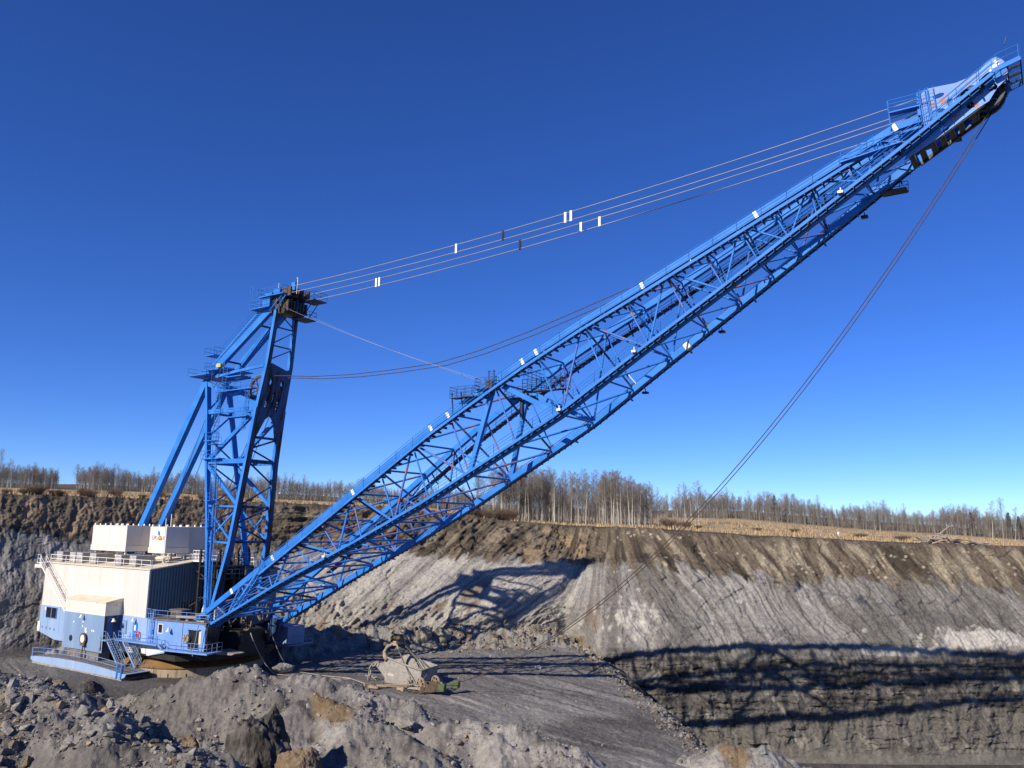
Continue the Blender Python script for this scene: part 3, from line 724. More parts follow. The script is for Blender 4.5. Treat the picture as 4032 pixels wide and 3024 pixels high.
# --- six ribbed ventilators along the near eave
for k, x0 in enumerate((-23.74, -20.28, -18.5, -15.04, -8.88, -5.43)):
    H = PM(); z0 = .28; x1 = x0 + 1.4; dy = 2.6
    H.hexa([(x0, -7.35, z0), (x1, -7.35, z0), (x1 + .1, -7.35 + dy, z0 + .2), (x0 - .1, -7.35 + dy, z0 + .2), (x0, -7.4, z0 + 1.35), (x1, -7.4, z0 + 1.35), (x1 + .1, -7.35 + dy, z0 + 1.4), (x0 - .1, -7.35 + dy, z0 + 1.4)])
    v = H.part("ventilator", VENTG, house)
    H = PM()
    for i in range(5): H.box(x0 + .04 + i * .305, x0 + .14 + i * .305, -7.55, -7.36, z0 - .02, z0 + 1.38)
    for i in range(5): H.box(x0, x1, -7.5, -7.42, z0 + .05 + i * .3, z0 + .09 + i * .3)
    H.part("ventilator_grille", RAILW, v)
    H = PM(); H.box(x0 + .12, x1 - .08, -7.42, -7.405, z0 + .05, z0 + 1.3); H.part("ventilator_opening", BLACK, v)
    H = PM(); H.hexa([(x0 + 1.5, -4.9, 1.25), (x0 + 3.6, -5.0, 1.3), (x0 + 4.0, -4.4, 1.5), (x0 + 1.9, -4.3, 1.45), (x0 + 1.5, -4.9, 1.4), (x0 + 3.6, -5.0, 1.45), (x0 + 4.0, -4.4, 1.65), (x0 + 1.9, -4.3, 1.6)]); H.part("ventilator_hood", CREAM, v)
# rooftop poles
H = PM(); H.tube((-2.1, -4.9, .6), (-2.1, -4.9, 6.6), .045, 6); H.tube((-6.5, -1.2, 1), (-6.5, -1.2, 7.2), .05, 6); H.part("roof_pole", RAILW, house)
# dark front extension on the far side with the far-side machinery
H = PM(); H.box(.1, 5.2, 3.4, 8.3, -9.9, -.35); H.prism([(3.3, -.35), (8.4, -.35), (8.2, -.1), (3.5, .25)], 'x', .1, 5.4); ext = H.part("front_extension", CLAD, house)
H = PM(); H.rail([(.1, 3.5, .2), (5.3, 3.5, .2), (5.3, 8.2, -.05)], 1.05, 1.5, .035); H.part("handrail", RAILW, house)
# --- gearbox housings over the walking shoes (near and far)
def gearbox(s):
    ya, yb = s * 8.0, s * 10.28
    G = PM(); G.box(-14.85, -5.28, min(ya, yb), max(ya, yb), -10.45, -5.9); g = G.part("gearbox_housing", PALE)
    G = PM(); G.box(-14.86, -5.27, min(ya, yb * 1.001), max(ya, yb * 1.001), -5.897, -4.3); G.part("upper_panel", CREAMW, g)
    G = PM(); G.hexa([(-14.95, s * 7.95, -4.3), (-5.2, s * 7.95, -4.3), (-5.2, s * 10.36, -4.3), (-14.95, s * 10.36, -4.3), (-14.95, s * 7.95, -3.75), (-5.2, s * 7.95, -3.75), (-5.2, s * 10.36, -4.2), (-14.95, s * 10.36, -4.2)]); G.part("gearbox_roof", CREAM, g)
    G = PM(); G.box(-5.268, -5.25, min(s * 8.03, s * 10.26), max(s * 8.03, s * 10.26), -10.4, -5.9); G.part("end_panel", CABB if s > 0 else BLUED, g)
    G = PM(); G.disc((-9.45, s * 10.42, -9.0), (0, 1, 0), .62, .3, 24); G.disc((-9.45, s * 10.5, -9.0), (0, 1, 0), .75, .12, 24, .6); hb = G.part("crank_hub", RUST, g)
    G = PM(); G.disc((-9.45, s * 10.59, -9.0), (0, 1, 0), .5, .04, 24); G.part("hub_cover", CREAMW, hb)
    G = PM(); G.disc((-12.8, s * 10.29, -9.2), (0, 1, 0), .4, .04, 20); G.part("round_port", BLACK, g)
    G = PM(); G.tube((-9.3, s * 10.5, -9.7), (-9.3, s * 10.6, -10.9), .09, 8); G.box(-9.75, -8.85, s * 10.55 - .15, s * 10.55 + .15, -9.85, -9.65); G.tube((-9.3, s * 10.6, -10.8), (-9.3, s * 10.6, -11.6), .2, 10); G.part("jack_rod", MUDD, g)
    G = PM(); G.tube((-12.4, s * 10.29, -7.4), (-12.4, s * 10.29, -8.3), .02, 4)
    for p_ in ((-12.45, -7.1), (-10.2, -6.95), (-10.2, -7.5), (-7.9, -7.9), (-7.5, -7.9)): G.box(p_[0] - .1, p_[0] + .1, s * 10.28 - .02, s * 10.28 + .02, p_[1] - .12, p_[1] + .12)
    G.prism([(-9.5, -8.3), (-9.1, -8.2), (-9.3, -7.9), (-9.15, -7.6), (-9.45, -7.75), (-9.7, -7.6), (-9.6, -7.95)], 'y', s * 10.28 - .015, s * 10.28 + .015)
    G.part("white_splash", RAILW, g)
    lamp(-10.1, s * 10.28, -6.1, g, .25, (0, s, 0)); lamp(-5.25, s * 9.3, -6.35, g, .25, (1, 0, 0))
    G = PM(); G.tube((-5.6, s * 10.35, -8.5), (-5.5, s * 10.35, -10.0), .05, 6); G.box(-5.8, -5.5, s * 10.3 - .05, s * 10.3 + .15, -10.2, -9.8); G.part("conduit", MUDD, g)
    # pedestal that carries the housing on the shoe
    G = PM(); G.box(-13.2, -6.2, min(s * 8.6, s * 10.1), max(s * 8.6, s * 10.1), -12.0, -10.45); G.part("shoe_pedestal", DECK, g)
    return g
gearbox(-1); gearbox(1)
# --- walking shoes
def shoe(s):
    y0, y1 = s * 8.75, s * 11.95
    S_ = PM(); x0, x1 = -19.2, 2.3; n = 14
    top = [(x0 + (x1 - x0) * i / n, -12.02 + .42 * math.sin(math.pi * i / n) ** .8 + .1) for i in range(n + 1)]
    S_.prism([(x0, -12.3), (x0 + .8, -12.55), (x1 - .2, -12.55), (x1 + .6, -12.3), (x1 + .9, -11.9)] + top[::-1], 'y', min(y0, y1), max(y0, y1))
    sh = S_.part("walking_shoe", PALE2 if s < 0 else PALE)
    S_ = PM(); S_.box(x0 + .5, x1 + .1, min(y0, y1) - .02, max(y0, y1) + .02, -12.75, -12.5); S_.part("shoe_sole", MUD, sh)
    S_ = PM()
    for i in range(n):
        (xa, za), (xb, zb) = top[i], top[i + 1]; yo = min(y0, y1) + .12, max(y0, y1) - .12
        S_._add([(xa, yo[0], za + .02), (xb, yo[0], zb + .02), (xb, yo[1], zb + .02), (xa, yo[1], za + .02)], [(0, 1, 2, 3)])
    S_.part("shoe_deck", DECK, sh)
    S_ = PM(); S_.box(x1 + .905, x1 + .93, min(y0, y1) + .05, max(y0, y1) - .05, -12.3, -11.9); S_.part("shoe_end", BLACK, sh)
    S_ = PM(); yo = y1 - s * .15
    pts = [(p[0], yo, p[1]) for p in top]
    S_.rail(pts, 1.05, 1.55, .03); S_.rail([(x0 + .1, yo, top[0][1]), (x0 + .1, y0 + s * .2, top[0][1])], 1.05, 1.5, .03)
    S_.rail([(x1 - .1, yo, top[-1][1]), (x1 + .5, yo - s * 1.2, -11.95), (x1 + .5, y0 + s * .2, -11.95)], 1.05, 1.4, .03)
    S_.part("shoe_handrail", CABB if s < 0 else PALE, sh)
    S_ = PM(); S_.beam((x1 - 1.0, y1 + s * .05, -12.6), (x1 - .9, y1 + s * .05, -10.9), .1, .2); S_.beam((x1 - .1, y1 + s * .05, -12.6), (x1, y1 + s * .05, -10.9), .1, .2)
    S_.ladder((x1 - .55, y1 + s * .06, -12.6), (x1 - .45, y1 + s * .06, -11.5), .7, (1, 0, 0), .25); S_.part("shoe_ladder", BLUE, sh)
shoe(-1); shoe(1)
# stairs from the shoe up to the catwalk
H = PM(); H.stairs((-.6, -10.2, -11.7), (-4.1, -10.0, -8.75), .85, (0, 1, 0), .24); H.stairs((.9, -9.0, -11.7), (-2.2, -9.0, -8.85), .8, (0, 1, 0), .24)
H.box(-5.2, -3.9, -10.6, -8.1, -8.85, -8.75); H.rail([(-5.2, -10.55, -8.75), (-4.2, -10.55, -8.75)], 1.05, .8)
H.part("access_stair", PALE)
# --- catwalk and operator's house
H = PM(); H.prism([(-4.2, -8.05), (-4.2, -9.5), (-1.5, -9.35), (4.3, -9.0), (4.3, -8.05)], 'z', -8.85, -8.72)
cw = H.part("catwalk", CABB)
H = PM(); H.rail([(-3.6, -9.2, -8.72), (-2.6, -9.38, -8.72), (4.3, -8.98, -8.72)], 1.05, 1.6, .03); H.part("catwalk_rail", CABB, cw)
C1 = [(2.9, -8.15), (10.85, -6.95), (10.3, -5.0), (2.9, -5.6)]
H = PM(); H.prism(C1, 'z', -9.15, -5.95); H.prism([(.6, -8.03), (2.9, -8.2), (2.9, -5.6), (.6, -5.6)], 'z', -8.7, -5.95); cabn = H.part("operator_cab", CABB)
H = PM(); H.prism([(.5, -8.1), (2.8, -8.28), (11.05, -7.05), (10.5, -4.9), (.5, -5.4)], 'z', -5.95, -5.83); H.part("cab_roof", DECK, cabn)
def cabp(t_, out=.0): a_ = Vector((2.9, -8.15, 0)).lerp(Vector((10.85, -6.95, 0)), t_); return a_ + Vector((.149, -.989, 0)) * out
def cab_panel(t0, t1, z0, z1, out, name, mat, parent=None, thick=.02):
    H = PM(); a0, a1 = cabp(t0, out), cabp(t1, out); b0, b1 = cabp(t0, out - thick), cabp(t1, out - thick)
    H.hexa([(a0.x, a0.y, z0), (a1.x, a1.y, z0), (b1.x, b1.y, z0), (b0.x, b0.y, z0), (a0.x, a0.y, z1), (a1.x, a1.y, z1), (b1.x, b1.y, z1), (b0.x, b0.y, z1)])
    return H.part(name, mat, parent or cabn)
wf = cab_panel(.02, .125, -7.5, -6.35, .03, "window", RAILW); cab_panel(.033, .112, -7.42, -6.43, .04, "pane", GLASS, wf)
cab_panel(.535, .545, -9.1, -5.98, .02, "panel_seam", BLUED)
sw = cab_panel(.665, .885, -9.0, -6.75, .015, "side_window", GLASS); cab_panel(.64, .90, -6.72, -6.62, .25, "window_hood", CABB, sw, .25)
cab_panel(.88, .925, -8.4, -6.8, .03, "inner_curtain", CREAM, sw)
H = PM(); H.disc((cabp(.655, .22).x, cabp(.655, .22).y, -7.75), (.149, -.989, 0), .5, .3, 18); fn = H.part("cooling_fan", MUD, cabn)
H = PM()
for a_ in range(6):
    c_ = cabp(.655, .4); tt = a_ * math.pi / 3; H.beam((c_.x, c_.y, -7.75), (c_.x + .48 * math.cos(tt), c_.y + .07 * math.cos(tt), -7.75 + .48 * math.sin(tt)), .04, .05)
H.part("fan_guard", MUDD, fn)
H = PM(); H.disc((cabp(.61, .02).x, cabp(.61, .02).y, -8.05), (.149, -.989, 0), .38, .02, 18); H.part("dark_blue_roundel", DOORB, cabn)
H = PM(); H.disc((1.9, -8.17, -7.4), (0.07, -1, 0), .3, .02, 16); H.part("dark_blue_roundel", DOORB, cabn)
lamp(cabp(.3, .02).x, cabp(.3, .02).y, -6.85, cabn, .26)
# slanted windscreen at the front of the cab
H = PM(); H.hexa([(10.95, -6.93, -9.1), (10.45, -5.05, -9.1), (10.42, -5.05, -9.1), (10.9, -6.93, -9.1), (11.5, -7.0, -6.2), (10.95, -5.0, -6.2), (10.3, -5.0, -6.0), (10.85, -6.95, -6.0)]); H.part("windscreen", GLASS, cabn)
H = PM(); H.beam((10.9, -7.0, -9.1), (11.5, -7.05, -6.15), .08, .08); H.beam((10.45, -5.0, -9.1), (10.98, -4.95, -6.15), .08, .08); H.beam((11.5, -7.05, -6.1), (10.98, -4.95, -6.1), .1, .5); H.part("windscreen_frame", BLUED, cabn)
# cab walkway with handrail
H = PM(); pa, pb = cabp(.22, 0), cabp(1.0, 0); qa, qb = cabp(.22, .95), cabp(1.0, .95)
H.hexa([(pa.x, pa.y, -9.35), (pb.x, pb.y, -9.35), (qb.x, qb.y, -9.35), (qa.x, qa.y, -9.35), (pa.x, pa.y, -9.2), (pb.x, pb.y, -9.2), (qb.x, qb.y, -9.2), (qa.x, qa.y, -9.2)])
H.hexa([(qb.x, qb.y, -9.35), (12.3, -7.6, -9.35), (11.5, -4.8, -9.35), (10.4, -5.0, -9.35), (qb.x, qb.y, -9.2), (12.3, -7.6, -9.2), (11.5, -4.8, -9.2), (10.4, -5.0, -9.2)])
H.stairs((qa.x + .4, qa.y + .45, -9.2), (qa.x - .5, qa.y + .4, -8.72), .8, (0, 1, 0), .2, False)
cwk = H.part("cab_walkway", CABB, cabn)
H = PM(); H.rail([(qa.x - .6, qa.y, -8.72), (qa.x + .3, qa.y, -9.2), (qb.x, qb.y, -9.2), (12.25, -7.6, -9.2), (11.5, -4.9, -9.2)], 1.05, 1.1, .03)
H.tube((qb.x - .9, qb.y - .05, -9.6), (qb.x - .3, qb.y, -6.0), .05, 6); H.tube((qb.x - .3, qb.y, -6.0), (qb.x + .7, qb.y + .1, -5.9), .05, 6); H.tube((qb.x + .7, qb.y + .1, -5.9), (qb.x + .8, qb.y + .5, -6.5), .05, 6)
H.part("cab_handrail", PALE, cabn)
H = PM(); H.rail([(1.2, -7.9, -5.83), (2.8, -8.1, -5.83), (10.8, -6.95, -5.83), (10.4, -5.1, -5.83)], 1.05, 1.7, .03); H.ladder((1.9, -8.45, -8.7), (1.9, -8.35, -4.9), .5, (1, 0, 0), .3, .25)
H.rail([(.4, -8.1, -5.83), (1.2, -8.1, -5.83)], 1.1, .4, .03); H.tube((2.2, -8.5, -8.9), (2.3, -8.4, -5.0), .08, 6)
H.part("cab_roof_rail", CABB, cabn)
# pallets and gear stored on the cab roof
H = PM(); H.box(4.0, 6.2, -7.2, -5.9, -5.78, -4.75); H.box(3.8, 6.3, -7.3, -5.8, -4.75, -4.6); crate = H.part("roof_equipment_box", MUDD, cabn)
H = PM(); H.beam((5.9, -7.45, -5.35), (9.0, -6.9, -5.3), .5, .25); H.box(7.0, 7.5, -7.1, -6.7, -5.82, -5.45); H.box(8.8, 10.2, -6.8, -6.3, -5.8, -5.65); H.beam((8.0, -6.4, -5.1), (10.0, -5.9, -5.1), .3, .08); H.part("stacked_timber", WOOD, cabn)

# ------------------------------------------------------------------ gantry / mast
def both(f):
    for s in (-1, 1): f(s)
def legp(z, s):      # front leg centre line
    return (np.interp(z, [-6, 3.4, 14, 21, 26.8, 34], [7.2, 9.1, 10.35, 11.4, 12.6, 13.4]), s * np.interp(z, [-6, 3.4, 14, 21, 34], [3.7, 2.9, 2.25, 2.05, 1.6]), z)
def rearp(z, s):
    return (np.interp(z, [-6, 3.5, 14.3, 21, 25.6], [6.0, 4.5, 2.2, .92, 0.0]), s * np.interp(z, [-6, 3.5, 14.3, 21, 25.6], [3.3, 2.85, 2.3, 1.9, 1.7]), z)
for s in (-1, 1):
    m = PM(); zs = [-6, 3.4, 14, 21, 26.8, 34]
    for z0, z1 in zip(zs[:-1], zs[1:]): m.beam(legp(z0, s), legp(z1, s), .8 if z0 < 21 else .6, .5, (1, 0, 0))
    ml_ = m.part("mast_leg", BLUE)
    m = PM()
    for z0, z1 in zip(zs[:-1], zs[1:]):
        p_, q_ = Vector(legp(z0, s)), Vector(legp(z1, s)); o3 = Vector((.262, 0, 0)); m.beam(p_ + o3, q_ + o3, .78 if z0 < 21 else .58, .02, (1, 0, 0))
    m.part("sooty_face", BLUED, ml_)  # shade of the unlit front painted on as a dark skin, along with grime
    m = PM(); zs = [-6, 3.5, 14.3, 21, 25.4]
    for z0, z1 in zip(zs[:-1], zs[1:]): m.beam(rearp(z0, s), rearp(z1, s), .7, .42, (1, 0, 0))
    m.part("rear_leg", BLUE)
    m = PM(); m.beam((-15.6, s * 1.5, 1.2), (-.2, s * 1.65, 25.6), .72, .95, (1, 0, .6)); m.box(-16.2, -15.0, s * 1.5 - .5, s * 1.5 + .5, 1.0, 1.7); m.part("backstay_tube", BLUE)
    m = PM(); m.beam((-.3, s * 1.6, 26.0), (12.6, s * 1.15, 35.0), .6, .95, (0, 0, 1)); arm = m.part("upper_arm", BLUE)
    if s < 0:
        m = PM(); m.stairs((.5, -1.55, 27.3), (9.6, -1.15, 34.3), .75, (0, 1, 0), .2, False); m.rail([(.5, -1.95, 27.4), (9.6, -1.5, 34.4)], 1.0, 3, .025); m.part("mast_stair", BLUE, arm)
    # side bracing between rear and front legs
    def hz(z, w=.5): 
        m = PM(); a_, b_ = rearp(z + .1, s), legp(z, s); m.beam((a_[0] + .2, a_[1], a_[2]), (b_[0] - .3, b_[1], b_[2]), .3, w); m.part("mast_girt", BLUE)
    for z in (21.0, 14.1): hz(z, .6)
    for z in (8.2, 3.6): hz(z, .25)
    def dg(za, pa, zb, pb, w):
        m = PM(); m.beam(pa(za, s), pb(zb, s), w * .8, w); m.part("mast_brace", BLUE)
    dg(25.2, rearp, 21.4, legp, .6); dg(14.3, rearp, 20.7, legp, .5); dg(13.8, rearp, 8.3, legp, .45); dg(8.0, rearp, 3.7, legp, .22); dg(3.9, rearp, 8.0, legp, .22)
    m = PM(); m.beam((5.5, s * 1.9, 26.3), (12.0, s * 1.9, 26.6), .25, .35); m.beam((1.2, s * 1.6, 26.0), (6.0, s * 1.9, 26.3), .25, .35); m.part("mast_tie", BLUE)
# transverse bracing: front frame and rear frame
def tb(p, q, r=.14, mat=BLUED, name="cross_brace"): m = PM(); m.tube(p, q, r, 8); m.part(name, mat)
for pf, zz, mat in ((legp, [3.7, 8.2, 14.1, 17.2], BLUED), (rearp, [3.6, 8.2, 14.1, 21], BLUE)):
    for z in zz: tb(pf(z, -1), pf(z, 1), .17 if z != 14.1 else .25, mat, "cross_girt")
    for i, (za, zb) in enumerate(zip(zz[:-1], zz[1:])):
        a_, b_ = (-1, 1) if i % 2 else (1, -1)
        tb(pf(za, a_), pf((za + zb) / 2, b_), .12, mat); tb(pf((za + zb) / 2, b_), pf(zb, a_), .12, mat)
for z in (29.3, 31.8): tb(legp(z, -1), legp(z, 1), .1)
tb(legp(27.3, -1), legp(29.2, 1), .08); tb(legp(29.4, -1), legp(31.6, 1), .08); tb(legp(32, 1), legp(34, -1), .08)
tb(rearp(21.3, -1), rearp(25, 1), .12, BLUE); tb((3, -1.5, 28.2), (3, 1.5, 28.2), .14); tb((9.2, -1.25, 32.6), (9.2, 1.25, 32.6), .14)
# the plate with rope slots, seen from the front
pl = []
def plate_pt(y, z): return (legp(z, 1)[0] + .28, y, z)
outer = [(-1.95, 26.9), (-2.05, 21), (-2.3, 16.6), (-1.9, 16.9), (-.75, 19.6), (.1, 20.3), (.95, 19.4), (1.85, 16.4), (2.25, 16.4), (2.05, 21), (1.85, 26.6), (1.2, 26.3), (-1.3, 26.9)]
slots = [[(-1.15, 24.9), (-.85, 25.2), (-.6, 24.8), (-.75, 21.3), (-1.0, 20.9), (-1.25, 21.2)], [(-.2, 23.2), (0.05, 23.4), (.2, 23.1), (.12, 21.3), (-.1, 21.0), (-.28, 21.3)], [(.65, 24.7), (.95, 25.0), (1.2, 24.6), (1.1, 21.2), (.85, 20.7), (.6, 21.0)]]
loops = [outer] + slots; tri = tessellate_polygon([[Vector((p[0], p[1], 0)) for p in l] for l in loops]); flat = [p for l in loops for p in l]; n_ = len(flat)
m = PM(); vs = [plate_pt(*p) for p in flat]; vs += [(v[0] - .5, v[1], v[2]) for v in vs]
fs = [tuple(t_) for t_ in tri] + [tuple(i + n_ for i in t_[::-1]) for t_ in tri]; o_ = 0
for l in loops:
    for i in range(len(l)): fs.append((o_ + i, o_ + (i + 1) % len(l), n_ + o_ + (i + 1) % len(l), n_ + o_ + i))
    o_ += len(l)
m._add(vs, fs); plate = m.part("sheave_plate", BLUED)
for y in (-.95, .9): m = PM(); m.wheel((10.1, y, 23.6), (0, 1, 0), 2.0, .3, 10); m.part("mast_sheave", RUST)
# platforms on the mast
def deck(x0, x1, y0, y1, z, name="platform", mat=BLUE, n=2, h=1.05, sides="nsew"):
    m = PM(); m.box(x0, x1, y0, y1, z - .12, z); d = m.part(name, mat)
    for k in range(int((x1 - x0) / .9)): pass
    R_ = PM()
    if 'n' in sides: R_.rail([(x0, y0, z), (x1, y0, z)], h, 1.1, .026, n)
    if 's' in sides: R_.rail([(x0, y1, z), (x1, y1, z)], h, 1.1, .026, n)
    if 'w' in sides: R_.rail([(x0, y0, z), (x0, y1, z)], h, 1.1, .026, n)
    if 'e' in sides: R_.rail([(x1, y0, z), (x1, y1, z)], h, 1.1, .026, n)
    if R_.v: R_.part("platform_rail", mat, d)
    return d
deck(-2.6, 1.5, -3.2, 2.6, 26.3); deck(.2, 4.6, -2.6, 2.2, 26.95, sides="nw"); deck(4.3, 11.2, -3.1, -2.2, 23.6); deck(4.3, 6.2, -3.1, 2.8, 23.55, sides="w"); deck(5.2, 8.2, -2.6, -1.4, 25.6, sides="e")
deck(6.5, 10.3, -2.9, -1.9, 20.0, sides="nw"); deck(1.6, 5.4, -3.0, -1.9, 14.6, sides="nw"); deck(2.2, 3.8, -3.2, -2.0, 17.0)
deck(-1.0, 1.1, -1.9, 0, 29.3, n=2)
m = PM(); m.box(3.2, 4.1, -2.9, -2.3, 27.0, 27.5); m.part("yellow_winch_box", YELL)
m = PM(); m.path([(2.2, -2.7, 27), (2.3, -2.8, 25.2), (2.9, -2.8, 24.2), (3.6, -2.8, 25), (4.0, -2.7, 26.8)], .05, 5); m.part("hanging_hose", RUST)
# caged ladder up the near side
m = PM(); lp = [(6.3, -3.9, -5.2), (5.5, -3.5, 3.0), (4.9, -3.2, 8.5), (4.4, -3.0, 14.6), (4.2, -2.9, 19), (4.0, -2.8, 23.5)]
for a_, b_ in zip(lp[:-1], lp[1:]): m.ladder(a_, b_, .5, (.8, .6, 0), .33, .26)
m.ladder((4.6, -2.6, 23.6), (4.8, -2.5, 27.0), .5, (.8, .6, 0)); m.tube((5.9, -3.4, -5), (5.0, -3.0, 14), .09, 6); m.tube((6.8, -3.6, -5), (5.6, -3.0, 12), .07, 6)
m.part("caged_ladder", BLUE)
m = PM(); m.ladder((9.2, -2.6, 18.0), (9.6, -2.5, 23.5), .5, (1, 0, 0), .33, .26); m.part("short_ladder", BLUE)
for z in (5.5, 8.9, 16.3): 
    m = PM(); m.box(4.2, 5.6, -3.9, -2.9, z, z + .08); m.rail([(4.2, -3.9, z), (5.6, -3.9, z), (5.6, -2.9, z)], 1.0, .7, .025); m.part("ladder_landing", BLUE)
# mast head
m = PM(); m.prism([(12.6, 33.6), (14.9, 33.4), (15.2, 34.2), (14.4, 35.9), (12.5, 35.9)], 'y', -1.7, 1.7); hd = m.part("mast_head", GREASE)
for y in (-1.55, -.5, .5, 1.55):
    m = PM(); m.disc((14.4, y, 36.2), (0, 1, 0), .55, .3, 18); m.box(13.2, 15.9, y - .12, y + .12, 35.7, 36.9); m.part("rope_anchor", RUST, hd)
m = PM(); m.box(15.1, 15.8, -.9, -.4, 36.6, 37.7); m.part("blue_bollard", BLUE, hd)
m = PM()
for k in range(9): m.box(12.6 + k * .3, 12.8 + k * .3, -1.99, -1.78, 33.6 + (k * 37 % 5) * .35, 34.0 + (k * 53 % 4) * .5)
m.part("head_fittings", RUST, hd)
for a_, b_ in (((12.4, -2.0, 34.0), (15.2, -2.0, 36.2)), ((13.6, -2.0, 33.9), (15.4, -2.0, 35.7))): m = PM(); m.tube(a_, b_, .09, 6); m.part("head_strut", BLUE, hd)
for k in range(7): m = PM(); y_ = -1.6 + k * .52; m.box(14.6, 15.5, y_, y_ + .2, 33.7 + .2 * (k % 3), 35.2 + .25 * (k % 2)); m.part("anchor_link", BLUED if k % 2 else RUST, hd)
d1 = deck(10.4, 15.2, -2.4, 1.9, 36.0, "head_platform", sides="nwe"); d2 = deck(8.7, 12.6, -2.3, 1.6, 34.6, "lower_head_platform", sides="nw")
deck(15.4, 17.8, .6, 3.0, 35.5, "front_head_platform", BLUED); deck(13.6, 15.7, .8, 3.2, 33.3, "under_head_platform", BLUED)
m = PM()
for x in (14.2, 15.6, 17.2): m.tube((x, 2.2, 35.4), (x - 1.7, 2.0, 33.3), .06, 6)
m.part("bracket_strut", BLUED)
m = PM(); m.box(10.9, 12.3, -2.0, -1.2, 34.75, 36.0); m.part("control_cabinet", BLUE)
m = PM(); m.box(11.2, 12.5, -1.9, -.9, 36.0, 36.5); m.box(12.9, 14.2, -2.0, -1.0, 36.0, 36.9); m.part("deck_machinery", BLUE, d1)
m = PM(); m.rail([(8.7, -2.3, 34.6), (8.7, -2.3, 37.6)], .01, 3, .03); m.ladder((8.9, -2.3, 34.6), (8.9, -2.3, 38.0), .5, (1, 0, 0), .3); m.ladder((10.1, -2.2, 34.6), (10.1, -2.2, 37.2), .5, (1, 0, 0), .3, .22); m.part("head_ladder", BLUE)
m = PM(); m.tube((16.2, -.9, 36), (16.4, -1.0, 38.0), .045, 6); m.disc((16.4, -1.0, 38.05), (0, 0, 1), .14, .1, 8); m.tube((13.4, -1.6, 36.2), (13.4, -1.6, 37.7), .03, 5); m.part("lightning_rod", RAILW)

# ------------------------------------------------------------------ boom
UPX = [6.6, 8.5, 19, 33.3, 38.8, 42.9, 49.6, 54, 60.1, 66, 78, 88.9, 91.2]; UPZ = [-6.2, -4.95, 1.65, 10.8, 14.35, 16.96, 20.7, 23.1, 26.1, 28.75, 34.35, 39.45, 39.8]
LOX = [9.6, 11.35, 22.5, 33.5, 42.6, 52.8, 58, 66.7, 74.2, 82.3, 90, 97.0]; LOZ = [-6.8, -5.9, -.5, 4.4, 8.7, 14.1, 16.9, 22.5, 27.2, 32.4, 37.4, 42.2]
HU = lambda u: 5.9 - .055 * u
HL = lambda u: 6.4 - .054 * u
def up_(u, s): return Vector((u, s * HU(u), float(np.interp(u, UPX, UPZ))))
def lo_(u, s): return Vector((u, s * HL(u), float(np.interp(u, LOX, LOZ))))
UN = [10.5, 14.6, 18.6, 22.7, 26.8, 31.4, 35.4, 39.7, 44.5, 50.0, 54.8, 60.0, 64.5, 68.6, 72.2, 75.6, 78.5, 81.8, 84.8, 87.6]
LN = [13.0, 16.6, 20.4, 23.4, 26.6, 30.2, 33.6, 38.0, 42.5, 47.5, 53.0, 58.1, 62.8, 67.1, 70.9, 74.3, 77.4, 80.0, 82.4, 84.5, 86.4, 90.0]
def chord(s, xs, f, w, h, name):
    m = PM()
    for a_, b_ in zip(xs[:-1], xs[1:]):
        p, q = f(a_, s), f(b_, s); d = (q - p).normalized() * .05; m.beam(p, q + d, w, h)
    return m.part(name, BLUE)
for s in (-1, 1):
    cu = chord(s, UPX[:-1] + [90.6], up_, .5, .62, "upper_chord"); cl = chord(s, LOX, lo_, .5, .62, "lower_chord")
    # white index patches with tar stripes on the chords
    m = PM()
    for u in ((13.0, 19.6, 31.5, 42.0, 44.2, 53.2, 54.8, 66.2, 77.0, 88.6) if s < 0 else ()):
        m = PM(); p = up_(u, s); q = up_(u + .3, s); m.beam(p, q, .52, .64); m.part("white_patch", RAILW, cu)
    for u in ((68.5,) if s > 0 else ()): m = PM(); p = lo_(u, s); q = lo_(u + .5, s); m.beam(p, q, .52, .64); m.part("white_patch", RAILW, cl)
    # walkways hung outside each chord
    for f, c_, u0, u1, dz, nm, out in ((up_, cu, 18.5, 87.2, -1.12, "upper_walkway", 1), (lo_, cl, 11.5, 96.0, -.05, "lower_walkway", 1)):
        us = list(np.arange(u0, u1, 2.2)) + [u1]
        m = PM(); g = PM(); r = PM(); pts = []
        yi, yo = .32, 1.05
        for a_, b_ in zip(us[:-1], us[1:]):
            p, q = f(a_, s), f(b_, s); p2 = p + Vector((0, s * yo, dz)); q2 = q + Vector((0, s * yo, dz)); p1 = p + Vector((0, s * yi, dz)); q1 = q + Vector((0, s * yi, dz))
            m.beam(p2, q2, .08, .27); 
            g._add([p1, q1, q2, p2, p1 - Vector((0, 0, .03)), q1 - Vector((0, 0, .03)), q2 - Vector((0, 0, .03)), p2 - Vector((0, 0, .03))], [(0, 1, 2, 3), (7, 6, 5, 4), (0, 4, 5, 1), (3, 2, 6, 7)])
            L_ = (q - p).length; k = max(1, int(L_ / .8))
            for i in range(k):
                a2 = p1.lerp(q1, i / k); b2 = p2.lerp(q2, i / k); dn = Vector((0, 0, -.16)); g.beam(a2 + dn + Vector((0, -s * .3, 0)), b2 + dn, .07, .24)
            pts.append(p2 + Vector((0, 0, .15)))
            if len(pts) % 3 == 0: g.beam(p + Vector((0, s * .1, -.3)), p2 + Vector((0, s * .18, -.38)), .12, .12)
        pts.append(f(us[-1], s) + Vector((0, s * yo, dz + .15)))
        m.part(nm, BLUE, c_); g.part("walkway_grating", BLUED, c_)
        r.rail(pts, 1.0, 4.4, .028, 3); r.part("walkway_rail", BLUE, c_)
def tubep(p, q, r, name, mat=BLUE): m = PM(); m.tube(p, q, r, 10); return m.part(name, mat, smooth=False)
rnd = random.Random(4)
def bm_(): return BLUE2 if rnd.random() < .38 else BLUE
